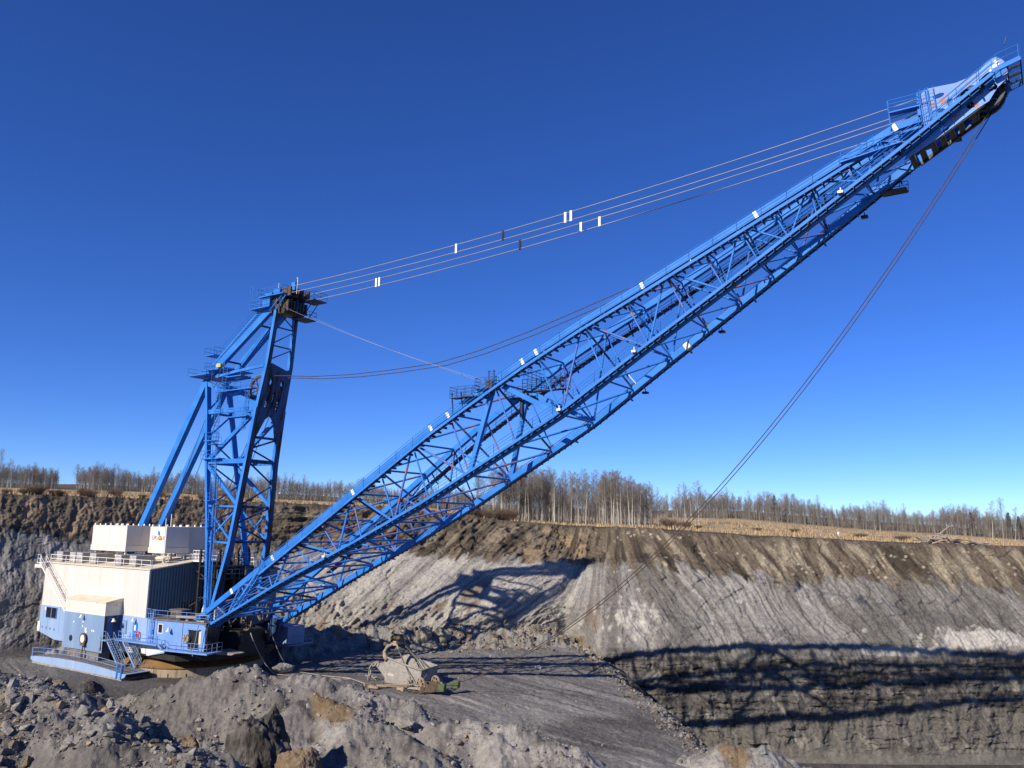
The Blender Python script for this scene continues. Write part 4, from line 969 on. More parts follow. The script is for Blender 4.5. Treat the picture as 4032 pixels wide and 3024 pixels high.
nU = len(UN)
for i, u in enumerate(UN):
    ul = LN[i + (1 if True else 0) - 1] if False else None
pairs = []       # (upper node, lower node) of each cross frame
for u in UN:
    l = min([x for x in LN if x > u + .3] or [LN[-1]], key=lambda x: abs(x - (u + 3.0 - .02 * u))); pairs.append((u, l))
for i, (u, l) in enumerate(pairs):
    tp = .13 - .0006 * u
    for s in (-1, 1):
        tubep(up_(u, s) - Vector((0, 0, .3)), lo_(l, s) + Vector((0, 0, .2)), tp * .85, "boom_post", bm_())
        if i % 2 == 1:
            if i > 0: 
                big = (abs(u - 50.0) < .1)
                if big: m = PM(); m.beam(up_(u, s), lo_(pairs[i - 1][1], s), .42, .5, (1, 0, 0)); m.part("boom_diagonal", BLUE)
                else: tubep(up_(u, s), lo_(pairs[i - 1][1], s), tp * 1.15, "boom_diagonal", bm_())
            if i + 1 < nU:
                if abs(u - 50.0) < .1: m = PM(); m.beam(up_(u, s), lo_(pairs[i + 1][1], s), .3, .5); m.part("boom_diagonal", BLUE)
                else: tubep(up_(u, s), lo_(pairs[i + 1][1], s), tp * 1.15, "boom_diagonal", bm_())
    tubep(up_(u, -1), up_(u, 1), tp, "upper_strut", bm_()); tubep(lo_(l, -1), lo_(l, 1), tp, "lower_strut", bm_())
    if i + 1 < nU:
        tubep(up_(u, -1), up_(UN[i + 1], 1), tp * 1.05, "upper_lacing", bm_()); tubep(lo_(l, -1), lo_(pairs[i + 1][1], 1), tp * 1.1, "lower_lacing", bm_())
    tubep(up_(u, -1) - Vector((0, 0, .2)), lo_(l, 1), tp * 1.1, "cross_frame_brace", BLUED if i % 2 else bm_())
    for s in (-1, 1):
        for f_, x_, d_ in ((up_, u, -.42), (lo_, l, .42)):
            c_ = f_(x_, s) + Vector((0, -s * .2, d_)); m = PM(); m.prism([(c_.x - .3, c_.z - d_ * .3), (c_.x + .3, c_.z - d_ * .3 + .2), (c_.x + .16, c_.z + d_ * .4 + .12), (c_.x - .12, c_.z + d_ * .4)], 'y', c_.y - .04, c_.y + .04); m.part("gusset_plate", GREASE if (s > 0 and f_ is lo_ and i % 2) else bm_())
    if i % 2 == 0: tubep(up_(u, 1) - Vector((0, 0, .2)), lo_(l, -1), tp, "cross_frame_brace", bm_())
for s in (-1, 1):
    m = PM(); m.beam((7.2, s * 5.55, -6.2), (8.9, s * 5.4, -4.7), .7, .35); m.beam((9.3, s * 5.9, -7.0), (12.0, s * 5.75, -5.6), .7, .35); m.beam((7.2, s * 5.6, -6.1), (9.8, s * 5.8, -6.9), .5, .7); m.part("boom_foot", BLUE)
# stair inside the boom foot
m = PM(); m.stairs((14.6, -5.9, -4.0), (18.6, -5.6, .8), .7, (0, 1, 0), .25); m.part("boom_stair", BLUE)
# platforms at the pendant bend, the crossing cage, and lamps
deck(45.2, 48.2, -4.5, -3.4, 19.5, "bend_platform", BLUED, 3); deck(48.0, 50.6, -3.9, -3.0, 20.3, "bend_platform", BLUED, 3); deck(47.7, 51.2, 2.0, 3.4, 20.2, "far_bend_platform", BLUED, 3)
m = PM(); m.box(49.2, 50.0, -3.7, -3.2, 20.35, 21.1); m.part("winch_gear", RUST)
m = PM(); m.ladder((50.0, -3.9, 20.3), (50.0, -3.9, 22.0), .6, (1, 0, 0), .3, .22); m.part("bend_ladder", BLUED)
m = PM(); m.tube((45.0, -3.6, 17.6), (45.0, -3.9, 20.1), .08, 6); m.part("platform_leg", BLUED); m = PM(); m.tube((46.2, -3.6, 18.6), (46.2, -3.9, 20.1), .08, 6); m.part("platform_leg", BLUED); m = PM(); m.tube((49.4, 2.9, 19.9), (49.4, 2.9, 18), .2, 8); m.part("platform_leg", BLUED)
m = PM(); m.box(52.4, 57.6, -1.6, -.7, 19.9, 20.0); d_ = m.part("crossing_walkway", BLUED); m = PM(); m.rail([(52.4, -1.6, 20.0), (57.6, -1.6, 20.0)], 1.2, .6, .035, 3); m.rail([(52.4, -.7, 20.0), (57.6, -.7, 20.0)], 1.2, .6, .035, 3); m.rail([(52.4, -2.9, 21.5), (52.4, 2.6, 21.3)], 1.1, .8, .03, 3); m.part("platform_rail", BLUED, d_)
def flood(p, big=1.0, mat=LAMP):
    p = Vector(p); m = PM(); m.box(p.x - .28 * big, p.x + .28 * big, p.y - .25 * big, p.y + .25 * big, p.z - .12, p.z + .08); m.tube(p, p + Vector((0, 0, .4)), .05, 6); return m.part("flood_lamp", mat)
for u, s in ((29.4, -1), (58.5, -1), (66.2, -1), (84.6, -1)): p = lo_(u, s); flood((p.x, p.y + s * 1.2, p.z + .1), .75)
for u, s in ((63.5, 1), (71.8, 1), (85.3, 1), (93, 1)): p = lo_(u, s); flood((p.x, p.y + s * 1.3, p.z - .6), 1.0, GREASE)
for u in (71.2, 56.0, 38.5): p = up_(u, -1); flood((p.x, p.y - .4, p.z - .9), .6)
m = PM(); p = lo_(63.2, 1); m.tube((p.x, p.y - .3, p.z + .3), (p.x - 1.4, p.y - .3, p.z + 2.0), .04, 6); m.part("antenna_pole", RAILW)
# transition walkway near the tip
m = PM(); a_, b_ = up_(84.6, -1) + Vector((0, -.9, -.6)), lo_(89.4, -1) + Vector((0, -.9, .3)); m.beam(a_, b_, .8, .1); m.rail([a_, b_], 1.05, 1.5, .03, 3); m.part("transfer_walkway", BLUE)
m = PM(); m.box(87.0, 89.0, 1.3, 2.6, 35.0, 35.08); m.rail([(87.0, 2.6, 35.08), (89.0, 2.6, 35.08)], 1.0, .6, .03, 3); m.part("tip_service_platform", BLUED)
# --- boom point: twin cut-out plates carrying the point sheaves
def ell(cx, cz, rx, rz, ang=0, n=14): return [(cx + rx * math.cos(t_) * math.cos(ang) - rz * math.sin(t_) * math.sin(ang), cz + rx * math.cos(t_) * math.sin(ang) + rz * math.sin(t_) * math.cos(ang)) for t_ in np.linspace(0, 2 * math.pi, n, endpoint=False)]
AN = math.radians(35)
tipout = [(90.7, 41.4), (91.2, 42.0), (91.8, 42.0), (93.4, 41.9), (94.5, 42.1), (95.2, 42.5), (95.6, 43.0), (96.3, 43.25), (96.7, 42.9), (97.1, 42.2), (96.9, 41.2), (96.2, 40.6), (95.6, 39.7), (94.8, 39.3), (93.6, 38.6), (91.6, 37.4), (90.0, 36.6), (89.3, 36.3), (89.8, 37.2), (90.9, 38.8), (90.9, 40.2)]
tipholes = [ell(92.1, 39.45, .62, .62), ell(92.15, 41.15, .42, .2, .2), ell(92.95, 40.35, .28, .34), ell(93.9, 40.75, .95, .33, AN), ell(95.5, 41.75, .6, .2, AN), ell(94.3, 39.7, .28, .3), ell(92.4, 38.25, .32, .25), ell(95.9, 40.75, .35, .3)]
for s, mt in ((-1, None), (1, None)):
    m = PM(); m.prism(tipout, 'y', s * 1.3 - .06, s * 1.3 + .06, tipholes); TP = m.part("point_plate", paint("rusty_plate_paint", (.09, .23, .58), (.13, .28, .64), .55, scale=.6, stain=(.32, .13, .06), stain_amt=.44) if s < 0 else BLUE)
m = PM()
for (xa, za), (xb, zb) in zip(tipout[13:17], tipout[14:18]):
    nseg = max(1, int(math.hypot(xb - xa, zb - za) / .7))
    for k in range(nseg): a_ = Vector((xa, 0, za)).lerp(Vector((xb, 0, zb)), k / nseg); b_ = Vector((xa, 0, za)).lerp(Vector((xb, 0, zb)), (k + .45) / nseg); m._add([(a_.x, -1.3, a_.z), (b_.x, -1.3, b_.z), (b_.x, 1.3, b_.z), (a_.x, 1.3, a_.z)], [(0, 1, 2, 3)]); m.tube((a_.x, -1.3, a_.z), (b_.x + .35, 1.3, b_.z + .3), .09, 6)
m.beam((95.2, -1.15, 39.6), (90.2, -1.15, 36.7), .25, .3); m.beam((95.2, 1.15, 39.6), (90.2, 1.15, 36.7), .25, .3)
m.part("point_web", GREASE)
m = PM(); m.box(96.3, 96.8, -1.25, 1.25, 40.9, 42.6); m.part("point_diaphragm", GREASE)
for y in (-.55, .55): m = PM(); m.wheel((95.2, y, 40.9), (0, 1, 0), 1.55, .3, 10); m.part("point_sheave", GREASE)
m = PM(); m.tube((95.2, -1.6, 40.9), (95.2, 1.6, 40.9), .22, 12); m.part("sheave_pin", RUST)
m = PM(); m.prism(ell(96.15, 42.35, .42, .22, AN), 'y', -1.42, -1.3); m.disc((96.3, -1.45, 42.75), (0, 1, 0), .16, .1, 10); m.part("white_bearing_housing", RAILW)
m = PM(); m.box(94.6, 95.0, -.6, -.3, 42.2, 42.75); m.part("beacon_lamp", GREASE)
m = PM(); m.tube((97.0, -1.5, 42.1), (97.0, -1.5, 44.0), .02, 5); m.tube((96.95, -1.5, 44.0), (97.15, -1.5, 44.6), .06, 6); m.part("wind_vane", BLUED)
# tip walkways and end platform
for s in (-1, 1):
    m = PM(); m.beam((96.0, s * 2.25, 41.65), (97.9, s * 2.1, 42.25), .1, .35); m.rail([(92.0, s * 2.3, 38.95), (96.4, s * 2.25, 41.95), (97.8, s * 2.1, 42.35)], 1.05, 1.6, .03, 2); m.part("tip_rail", BLUE)
m = PM()
for y in (-2.1, -.95, .35, 1.5, 2.3): m.beam((97.0, y, 42.1), (97.9, y, 42.3), .1, .16)
m.beam((97.0, -2.1, 42.1), (97.0, 2.3, 42.1), .1, .16); m.beam((97.9, -2.1, 42.3), (97.9, 2.3, 42.3), .1, .16); m.rail([(97.9, -2.1, 42.3), (97.9, 2.3, 42.3)], 1.05, 1.1, .03); ep = m.part("end_platform", BLUED)
m = PM()
for k in range(16): m.box(97.03 + k * .055, 97.05 + k * .055, -2.05, 2.25, 42.12 + k * .012, 42.2 + k * .012)
m.part("end_grating", CABB, ep)
# platform and ladder where the pendants land
m = PM(); m.box(88.4, 90.8, -1.6, -.9, 40.6, 40.7); m.rail([(88.4, -1.6, 40.7), (90.8, -1.6, 40.7)], 1.0, 2.4, .035, 3); m.tube((88.4, -1.6, 41.7), (88.5, -1.4, 39.2), .06, 6); m.ladder((91.2, -1.9, 38.6), (91.0, -1.6, 42.0), .4, (1, 0, 0), .3, .16); m.ladder((91.8, -1.9, 38.9), (91.6, -1.6, 42.0), .4, (1, 0, 0), .3); m.part("pendant_platform", BLUE)
m = PM(); m.box(90.55, 90.95, -1.35, 1.35, 39.9, 41.9); m.part("pendant_anchor", BLUE)
# --- suspension ropes and their spacers
pend = [((16.0, -1.5, 36.9), (90.5, -.95, 41.55)), ((16.0, -1.5, 36.05), (90.5, -.95, 40.6)), ((15.8, 1.55, 36.5), (90.4, .9, 41.05)), ((15.8, 1.55, 35.6), (90.4, .9, 40.15))]
def sag(p, q, s_, n=40): return [(p[0] + (q[0] - p[0]) * i / n, p[1] + (q[1] - p[1]) * i / n, p[2] + (q[2] - p[2]) * i / n - 4 * s_ * (i / n) * (1 - i / n)) for i in range(n + 1)]
PEND_SAG = 1.0
for p, q in pend: m = PM(); m.path(sag(p, q, PEND_SAG), .045, 6); m.part("suspension_rope", ROPEB, smooth=True)
def spacer(i, j, ts, mat, w=.26):
    for t_ in ts:
        m = PM(); a_ = Vector(sag(*pend[i], PEND_SAG, 1000)[int(t_ * 1000)]); b_ = Vector(sag(*pend[j], PEND_SAG, 1000)[int(t_ * 1000)]); m.beam(a_ + Vector((0, 0, .12)), b_ - Vector((0, 0, .12)), .1, w, (1, 0, 0)); m.part("rope_spacer", mat)
SP = [(0, 1, (.362, .553, .562), RAILW), (0, 1, (.448,), BLACK), (2, 3, (.166, .173, .562, .592), RAILW), (2, 3, (.458,), BLACK)]
for i, j, ts, mt in SP: spacer(i, j, ts, mt)
# hoist ropes from the mast sheaves sagging to the boom point
for y in (-.95, .9):
    pts = [(12.8, y, 25.3), (15, y, 25.1), (20, y, 24.55), (26.8, y * .95, 24.2), (33, y * .9, 24.15), (40.4, y * .85, 24.3), (46, y * .8, 25.1), (52.6, y * .75, 26.5), (58.5, y * .7, 28.0), (64.5, y * .65, 29.6), (72, y * .65, 32.3), (80, y * .6, 35.7), (88, y * .6, 39.6), (94.2, y * .6, 42.0)]
    m = PM(); m.path(pts, .05, 6); m.part("hoist_line", ROPED, smooth=True)
    m = PM(); m.path([(11.9, y, 23.4), (6, y, 12), (1.2, y, 2.4)], .04, 6); m.part("house_rope", ROPED)
    m = PM(); m.path([(-.4, y, 21.5), (-6.5, y, 9), (-11, y, 1.0)], .04, 6); m.part("house_rope", ROPED)
for a_, b_ in (((14.2, -1.7, 34.5), (48.8, -3.4, 21.2)), ((15.4, 1.8, 33.8), (47.8, 2.6, 21.2))):
    m = PM(); m.path(sag(a_, b_, .5), .016, 5); m.part("guy_rope", ROPEB)
# --- hoist sheaves and drag machinery in the open front
for c_, r_ in (((3.0, 2.2, 1.2), 2.1), ((3.0, 4.0, 1.4), 2.1), ((2.6, 1.0, .8), 1.9)):
    m = PM(); m.wheel(c_, (.25, 1, 0), r_, .28, 9); m.part("hoist_sheave", RUST)
m = PM(); m.box(1.2, 6.5, -2.6, 3.3, -9.8, -7.6); m.box(.3, 2.6, -.2, 3.3, -7.6, -.6)
for y in (-2.6, -1.2, .4, 2.0, 3.3): m.box(5.8, 6.1, y - .1, y + .1, -9.8, .4); m.box(2.6, 2.9, y - .1, y + .1, -7.6, 2.6)
for z in (-6, -3.6, -1.2, .4): m.box(2.5, 6.1, -2.7, 3.4, z, z + .12)
m.part("open_front_frame", GREASE)
m = PM()
rr_ = random.Random(9)
for k in range(46):
    p = Vector((rr_.uniform(2.5, 9.5), rr_.uniform(-1.6, 4.4), rr_.uniform(-9.5, -3 if k % 2 else .5))); q = p + Vector((rr_.uniform(-1.6, 1.6), rr_.uniform(-2, 2), rr_.uniform(-1.8, 1.8))); m = PM(); m.tube(p, q, rr_.uniform(.04, .11), 6); m.part("pipe", RUST)
m = PM(); m.rail([(6.4, -4.6, -7.0), (6.4, 3.2, -7.0)], 1.1, .9, .03); m.rail([(6.4, -2.6, -1.0), (6.4, 3.2, -1.0)], 1.1, 1.2, .03); m.rail([(6.4, -2.6, 1.2), (6.4, 3.2, 1.2)], 1.0, 1.2, .03, mat if False else 2); m.part("front_rail", PALE)
m = PM(); m.box(8.0, 8.2, -3.8, -2.6, -6.4, -4.6); m.part("pale_panel", WHITEB); m = PM(); m.tube((3.6, -1.5, -5.5), (3.6, .3, -5.5), 1.3, 20); m.part("pale_drum_guard", WHITEB)
m = PM(); m.wheel((11.4, 1.1, -4.9), (.1, 1, 0), 1.35, .3, 8); m.wheel((11.2, -1.2, -6.0), (.1, 1, 0), 1.2, .3, 8); fl = m.part("fairlead_sheave", MUDD)
m = PM(); m.box(8.2, 10.9, -2.0, 2.0, -9.9, -7.2); m.prism([(8, -9.9), (11.6, -8.6), (11.6, -7.6), (8, -6.8)], 'y', -2.3, -1.9); m.prism([(8, -9.9), (11.6, -8.6), (11.6, -7.6), (8, -6.8)], 'y', 1.9, 2.3); m.part("fairlead_frame", GREASE)
m = PM(); m.prism([(9.5, -9.9), (12.5, -9.7), (12.9, -9.5), (9.9, -9.3)], 'y', -4.2, -2.6); m.part("fender_plate", MUD)
# far side cab-like house and walkway
m = PM(); m.box(5.4, 9.5, 7.0, 10.0, -9.9, -7.6); m.part("far_side_house", PALE); m = PM(); m.rail([(9.7, 7.0, -10.0), (9.7, 11.4, -10.0)], 1.05, 1.0, .03); m.box(9.2, 9.8, 7, 11.4, -10.12, -10.0); m.part("far_walkway", PALE)
for s in (-1, 1):
    m = PM(); m.prism([(3.5, -8.0), (8.8, -6.3), (9.6, -6.6), (9.8, -7.6), (6.5, -9.9), (3.5, -9.9)], 'y', s * 5.6 - .35, s * 5.6 + .35); m.part("boom_pedestal", BLUED)

# ------------------------------------------------------------------ bucket on the bench
BO = Vector((-10.28, 101.18, -19.0)); BA = Vector((-.89, .46, 0)).normalized(); BW = Vector((.46, .89, 0)).normalized()
bucket = empty("dragline_bucket", BO, (0, 0, math.atan2(BA.y, BA.x)))      # local x along the bucket to its mouth, local -y across to the far side
tag(bucket, "muddy grey steel bucket with an arched bow resting on the dark bench", "bucket")
class BM_(MB):
    def part(s, name, mat, parent=None, **k):
        s.v = [(a, -b, c) for a, b, c in s.v]; return s.build(name, mat, parent or bucket, **k)
side = [(0.06, .55), (.5, .12), (1.2, .02), (5.15, .02), (5.35, .75), (5.75, 1.1), (6.5, 1.75), (6.6, 2.25), (6.25, 2.2), (5.45, 2.35), (5.35, 2.75), (5.05, 3.02), (4.07, 2.72), (2.2, 2.28), (-.05, 1.9)]
for t0 in (0, 3.56):
    m = BM_(); m.prism(side, 'y', t0, t0 + .12); m.part("side_plate", MUD, bevel=.03)
m = BM_(); m.box(.9, 5.2, .12, 3.56, .0, .12); m.part("floor_plate", MUDD)
m = BM_(); m.prism([(-.02, 1.88), (0.08, .55), (.5, .1), (1.0, .0), (1.0, .12), (.58, .24), (.2, .62), (.1, 1.88)], 'y', .12, 3.56); m.part("back_plate", MUD)
m = BM_(); m.path([(4.9, -.03, 2.98), (4.07, -.03, 2.76), (2.2, -.03, 2.33), (.1, -.03, 1.95), (-.08, .15, 1.93), (-.08, 3.5, 1.93), (.1, 3.71, 1.95), (2.2, 3.71, 2.33), (4.07, 3.71, 2.76), (4.9, 3.71, 2.98)], .11, 8); m.part("rim_bar", MUD, smooth=True)
m = BM_(); m.path([(5.0, .05, 2.7), (5.4, .08, 3.15), (5.55, .18, 3.6), (5.35, .38, 4.1), (4.85, .75, 4.45), (4.5, 1.1, 4.55), (4.45, 2.4, 4.5), (4.45, 2.9, 4.35), (4.4, 3.35, 4.0), (4.25, 3.58, 3.6), (4.0, 3.62, 3.1)], [.34, .27, .2, .18, .18, .18, .18, .18, .2, .25, .3], 10); m.part("arch", OCHS, smooth=True)
for t0 in (.85, 2.55):
    m = BM_(); m.box(4.2, 4.75, t0 - .16, t0 + .16, 4.3, 4.85); m.tube((4.3, t0, 4.6), (3.9, t0 - .05, 3.95), .14, 8); m.part("arch_clevis", OCHS, bevel=.04)
for k in range(5):
    m = BM_(); y = .3 + k * .77; m.taper((5.1, y, .12), (5.85, y, .05), .34, .2, .14, .06); m.part("digging_tooth", MUDD)
m = BM_(); m.disc((6.45, .06, 2.12), (0, 1, 0), .34, .3, 14); m.part("hitch_boss", MUD)
m = BM_(); m.box(3.9, 4.7, -.03, .0, .95, 1.0); m.box(4.0, 4.75, -.03, .0, 1.08, 1.13); m.part("worn_bright_strip", RAILW)
m = BM_(); m.box(1.1, 1.9, -.3, .02, .1, .75); m.part("trunnion", MUD)
def links(name, pts, r, mat, parent, cls=MB, wire=.07):
    """a chain of alternating oval links along a path"""
    m = cls(); pts = [Vector(p) for p in pts]; L_ = [0]
    for a_, b_ in zip(pts[:-1], pts[1:]): L_.append(L_[-1] + (b_ - a_).length)
    n = max(2, int(L_[-1] / (r * 2.1)))
    def at(d):
        for i in range(len(pts) - 1):
            if d <= L_[i + 1] or i == len(pts) - 2: return pts[i].lerp(pts[i + 1], min(1, (d - L_[i]) / max(1e-6, L_[i + 1] - L_[i])))
    for i in range(n):
        a_ = at(L_[-1] * i / n); b_ = at(L_[-1] * (i + 1) / n); c_ = (a_ + b_) / 2; d = (b_ - a_).normalized()
        s_ = d.orthogonal().normalized(); s_ = (Matrix.Rotation(math.pi / 2 * (i % 2) + .4, 3, d) @ s_)
        m.path([c_ + d * math.cos(t_) * r * 1.35 + s_ * math.sin(t_) * r * .75 for t_ in np.linspace(0, 2 * math.pi, 11)], wire, 5)
    return m.part(name, mat, parent) if cls is not MB else m.build(name, mat, parent)
links("drag_chain", [(6.5, -.1, 2.2), (7.0, -.15, 2.0), (7.3, -.2, 1.4), (7.35, -.2, .5), (7.4, -.2, .12)], .26, MUD, bucket, BM_, .09)
links("drag_chain", [(7.2, 1.0, .12), (8.4, 1.8, .1), (9.6, 2.1, .1)], .26, MUD, bucket, BM_, .08)
links("drag_chain", [(6.5, 3.7, 2.2), (6.9, 3.8, 1.3), (6.6, 3.6, .2), (5.6, 2.9, .1)], .24, MUD, bucket, BM_, .08)
links("hoist_chain", [(1.5, -.2, .6), (1.3, -.7, .5), (1.2, -1.2, .15), (1.4, -2.1, .1)], .2, MUD, bucket, BM_, .07)
links("hoist_chain", [(.2, 3.9, .8), (-.4, 4.0, .4), (-.9, 3.2, .1), (-1.4, 2.4, .12)], .2, MUD, bucket, BM_, .07)
for pts in ([(3.95, .8, 4.0), (2.9, .2, 2.9), (2.2, -.1, 2.3), (1.2, -.5, 1.2), (.5, -1.2, .5), (.1, -2.0, .5)], [(3.9, .85, 4.0), (3.2, .9, 2.6), (3.1, .7, 1.6), (3.4, .6, 1.0)], [(3.9, 2.5, 4.0), (2.0, 2.0, 2.9), (.0, 1.6, 2.0), (-.4, .6, 1.3), (-.6, -1.4, .6)], [(4.0, 2.7, 3.9), (2.6, 2.9, 2.6), (1.0, 2.6, 1.0)]):
    m = BM_(); m.path(pts, .055, 6); m.part("dump_rope", MUDD, smooth=True)

# ------------------------------------------------------------------ hoist block and rigging lying in front of the bucket
block = empty("hoist_block", (-9.0, 98.4, -19.0), (0, 0, math.radians(-25)))
tag(block, "rusty double sheave block with green guards lying on the bench beside the bucket", "sheave block")
for c_ in ((-.75, -.6, .85), (.55, .55, 1.0)):
    m = MB(); m.wheel(c_, (.45, 1, .1), .82, .16, 7); m.build("sheave", OCHS, block)
m = MB(); m.prism([(-1.2, .1), (.8, 0), (2.2, .4), (2.0, .9), (.4, 1.3), (-.9, .9)], 'y', -.05, .1); m.prism([(-.8, .1), (.9, .2), (1.9, .5), (.6, 1.1), (-.5, .8)], 'y', .75, .85); m.prism([(-.8, .1), (.9, .2), (1.9, .5), (.6, 1.1), (-.5, .8)], 'y', -.9, -.8); m.tube((-.2, -1, .6), (-.2, 1, .6), .12, 8); m.tube((1.3, -1, .55), (1.3, 1, .55), .12, 8); m.build("block_frame", RUST, block)
for p_ in ((2.0, -.55, .75), (3.0, .9, .95)):
    m = MB(); m.hexa([(p_[0] - .5, p_[1] - .35, p_[2] - .45), (p_[0] + .4, p_[1] - .35, p_[2] - .35), (p_[0] + .4, p_[1] + .3, p_[2] - .3), (p_[0] - .45, p_[1] + .3, p_[2] - .45), (p_[0] - .35, p_[1] - .35, p_[2] + .35), (p_[0] + .5, p_[1] - .35, p_[2] + .5), (p_[0] + .45, p_[1] + .3, p_[2] + .5), (p_[0] - .35, p_[1] + .3, p_[2] + .35)]); m.build("green_guard", GREENP, block, bevel=.05)
links("lifting_chain", [(-3.2, -.8, .2), (-2.2, -1.2, .15), (-1.0, -1.4, .15), (.2, -1.3, .2)], .2, RUST, block)
m = MB(); m.box(-3.8, -2.9, -1.0, -.65, .05, .35); m.disc((-3.0, -.82, .2), (0, 1, 0), .26, .5, 10); m.build("clevis", OCHS, block, bevel=.04)
m = MB(); m.beam((-3.4, -.2, .25), (-.8, -.3, .35), .18, .22); m.build("spreader_bar", MUD, block)

def cable(name, pts, r, mat, label, cat, group=None, n=6):
    m = MB(); m.path(pts, r, n); o = m.build(name, mat, None, smooth=True)
    return tag(o, label, cat, group)
A_ = W((95.6, -.45, 39.4)); B_ = Vector((-7.0, 98.0, -18.2)); A2_ = W((95.6, .45, 39.4)); B2_ = Vector((-6.2, 98.9, -18.1))
cable("hoist_rope", sag(A_, B_, 8.4, 48), .04, ROPED, "dark steel hoist rope from boom tip to bucket rigging, near strand of the pair", "rope", "hoist ropes hanging from the boom tip")
cable("hoist_rope", sag(A2_, B2_, 8.4, 48), .04, ROPED, "dark steel hoist rope from boom tip to bucket rigging, far strand of the pair", "rope", "hoist ropes hanging from the boom tip")
f1, f2 = W((12.0, -1.2, -7.4)), W((12.4, 1.2, -6.4))
def drag_pts(f, g, rest): return [tuple(f + (g - f) * t_ - Vector((0, 0, 3.0 * t_ * (1 - t_)))) for t_ in np.linspace(0, 1, 14)] + rest
cable("drag_rope", drag_pts(f1, Vector((-29.2, 107.3, -18.85)), [(-25, 106, -18.9), (-20.65, 104.1, -18.75), (-19.1, 104.2, -18.7), (-17.6, 102.6, -18.8), (-16.5, 101.0, -18.75)]), .065, MUD, "pale muddy drag rope running from the machine to the bucket, left strand", "rope", "drag ropes")
cable("drag_rope", drag_pts(f2, Vector((-28.0, 110.0, -18.85)), [(-23, 107, -18.9), (-19.5, 105.2, -18.8), (-17.0, 101.8, -18.8), (-15.6, 100.2, -18.75)]), .065, MUD, "pale muddy drag rope running from the machine to the bucket, right strand", "rope", "drag ropes")
cable("rigging_rope", [(-15.2, 99.7, -18.6), (-12.5, 99.1, -18.55), (-9.6, 98.5, -18.0)], .05, OCHS, "tan rigging rope stretched low from the clevis to the sheave block, front one", "rope", "rigging ropes lying before the bucket")
cable("rigging_rope", [(-14.2, 100.3, -18.6), (-11.5, 100.1, -18.5), (-9.2, 100.0, -18.1)], .05, OCHS, "tan rigging rope stretched low from the clevis to the sheave block, rear one", "rope", "rigging ropes lying before the bucket")
for k, (x, y, lab) in enumerate(((-15.6, 99.6, "pale iron rope clevis at the left end of the front rigging rope"), (-14.7, 100.4, "pale iron rope clevis on the rear rigging rope under the drag chain"), (-16.3, 101.1, "pale iron rope clevis joining drag rope and chain"))):
    m = MB(); m.box(-.7, .1, -.16, .16, -.12, .16); m.box(.1, .65, -.2, -.08, -.12, .14); m.box(.1, .65, .08, .2, -.12, .14); m.tube((.5, -.25, 0), (.5, .25, 0), .09, 8)
    o = m.build("rope_clevis", OCHS, None); o.location = (x, y, -18.75); o.rotation_euler = (0, 0, math.radians(-18 + 25 * k)); tag(o, lab, "clevis", "rope clevises")

# ------------------------------------------------------------------ rocks
def hull_rock(seed, npt=16, flat=1.0, sub=1):
    r_ = random.Random(seed); bm = bmesh.new()
    for i in range(npt):
        v = Vector((r_.gauss(0, 1), r_.gauss(0, 1), r_.gauss(0, 1))).normalized() * r_.uniform(.75, 1.0); bm.verts.new((v.x, v.y * r_.uniform(.8, 1), v.z * flat))
    res = bmesh.ops.convex_hull(bm, input=bm.verts); bmesh.ops.delete(bm, geom=[v for v in bm.verts if not v.link_faces], context='VERTS')
    bmesh.ops.triangulate(bm, faces=bm.faces)
    v = np.array([tuple(x.co) for x in bm.verts]); bm.verts.index_update(); f = np.array([[x.index for x in fc.verts] for fc in bm.faces]); bm.free(); return v, f
def big_rock(name, loc, size, seed, mat_cols, label, rotz=0, sharp=1.0):
    r_ = random.Random(seed); bm = bmesh.new()
    for i in range(26):
        v = Vector((r_.gauss(0, 1), r_.gauss(0, 1), r_.gauss(0, 1))).normalized() * r_.uniform(.8, 1.05); bm.verts.new(v)
    bmesh.ops.convex_hull(bm, input=bm.verts); bmesh.ops.delete(bm, geom=[v for v in bm.verts if not v.link_faces], context='VERTS')
    bmesh.ops.triangulate(bm, faces=bm.faces)
    bmesh.ops.subdivide_edges(bm, edges=bm.edges, cuts=1, use_grid_fill=True); bmesh.ops.subdivide_edges(bm, edges=bm.edges, cuts=2, use_grid_fill=True)
    if size[0] > 1: bmesh.ops.subdivide_edges(bm, edges=bm.edges, cuts=2, use_grid_fill=True)
    v = np.array([tuple(x.co) for x in bm.verts]); nr = v / np.linalg.norm(v, axis=1)[:, None]
    n1 = fbm(v[:, 0] * 1.6 + v[:, 2] * .4 + seed, v[:, 1] * 1.6 + v[:, 2], 5, seed, ridged=True); n2 = fbm(v[:, 0] * 5 + v[:, 2], v[:, 2] * 2 + v[:, 1] * 3, 4, seed + 5)
    v = v + nr * (n1 * .13 + n2 * .09)[:, None] * sharp
    bm.verts.index_update(); f = np.array([[x.index for x in fc.verts] for fc in bm.faces]); bm.free()
    v = v * np.array(size)
    t_ = sstep(-.1, .35, fbm(v[:, 0] * .6 + seed, v[:, 2] * .5 + v[:, 1] * .4, 4, seed + 9)); c_ = lerp3(np.zeros((len(v), 3)) + np.array(mat_cols[0]), mat_cols[1], t_)
    o = mesh_np(name, v, f, M_wall, False, colors=c_); o.location = loc; o.rotation_euler = (0, 0, rotz)
    return tag(o, label, "boulder")
DK = ((.06, .055, .05), (.12, .11, .1)); BR = ((.15, .11, .07), (.24, .18, .115)); OC = ((.19, .14, .09), (.25, .19, .125)); GY = ((.2, .185, .165), (.32, .3, .27)); TN = ((.3, .26, .19), (.38, .34, .26))
big_rock("boulder", (-17.5, 60.0, -17.2), (2.5, 2.0, 4.3), 11, DK, "tall dark grey clay boulder standing at the bottom edge in the foreground", .3, 1.1)
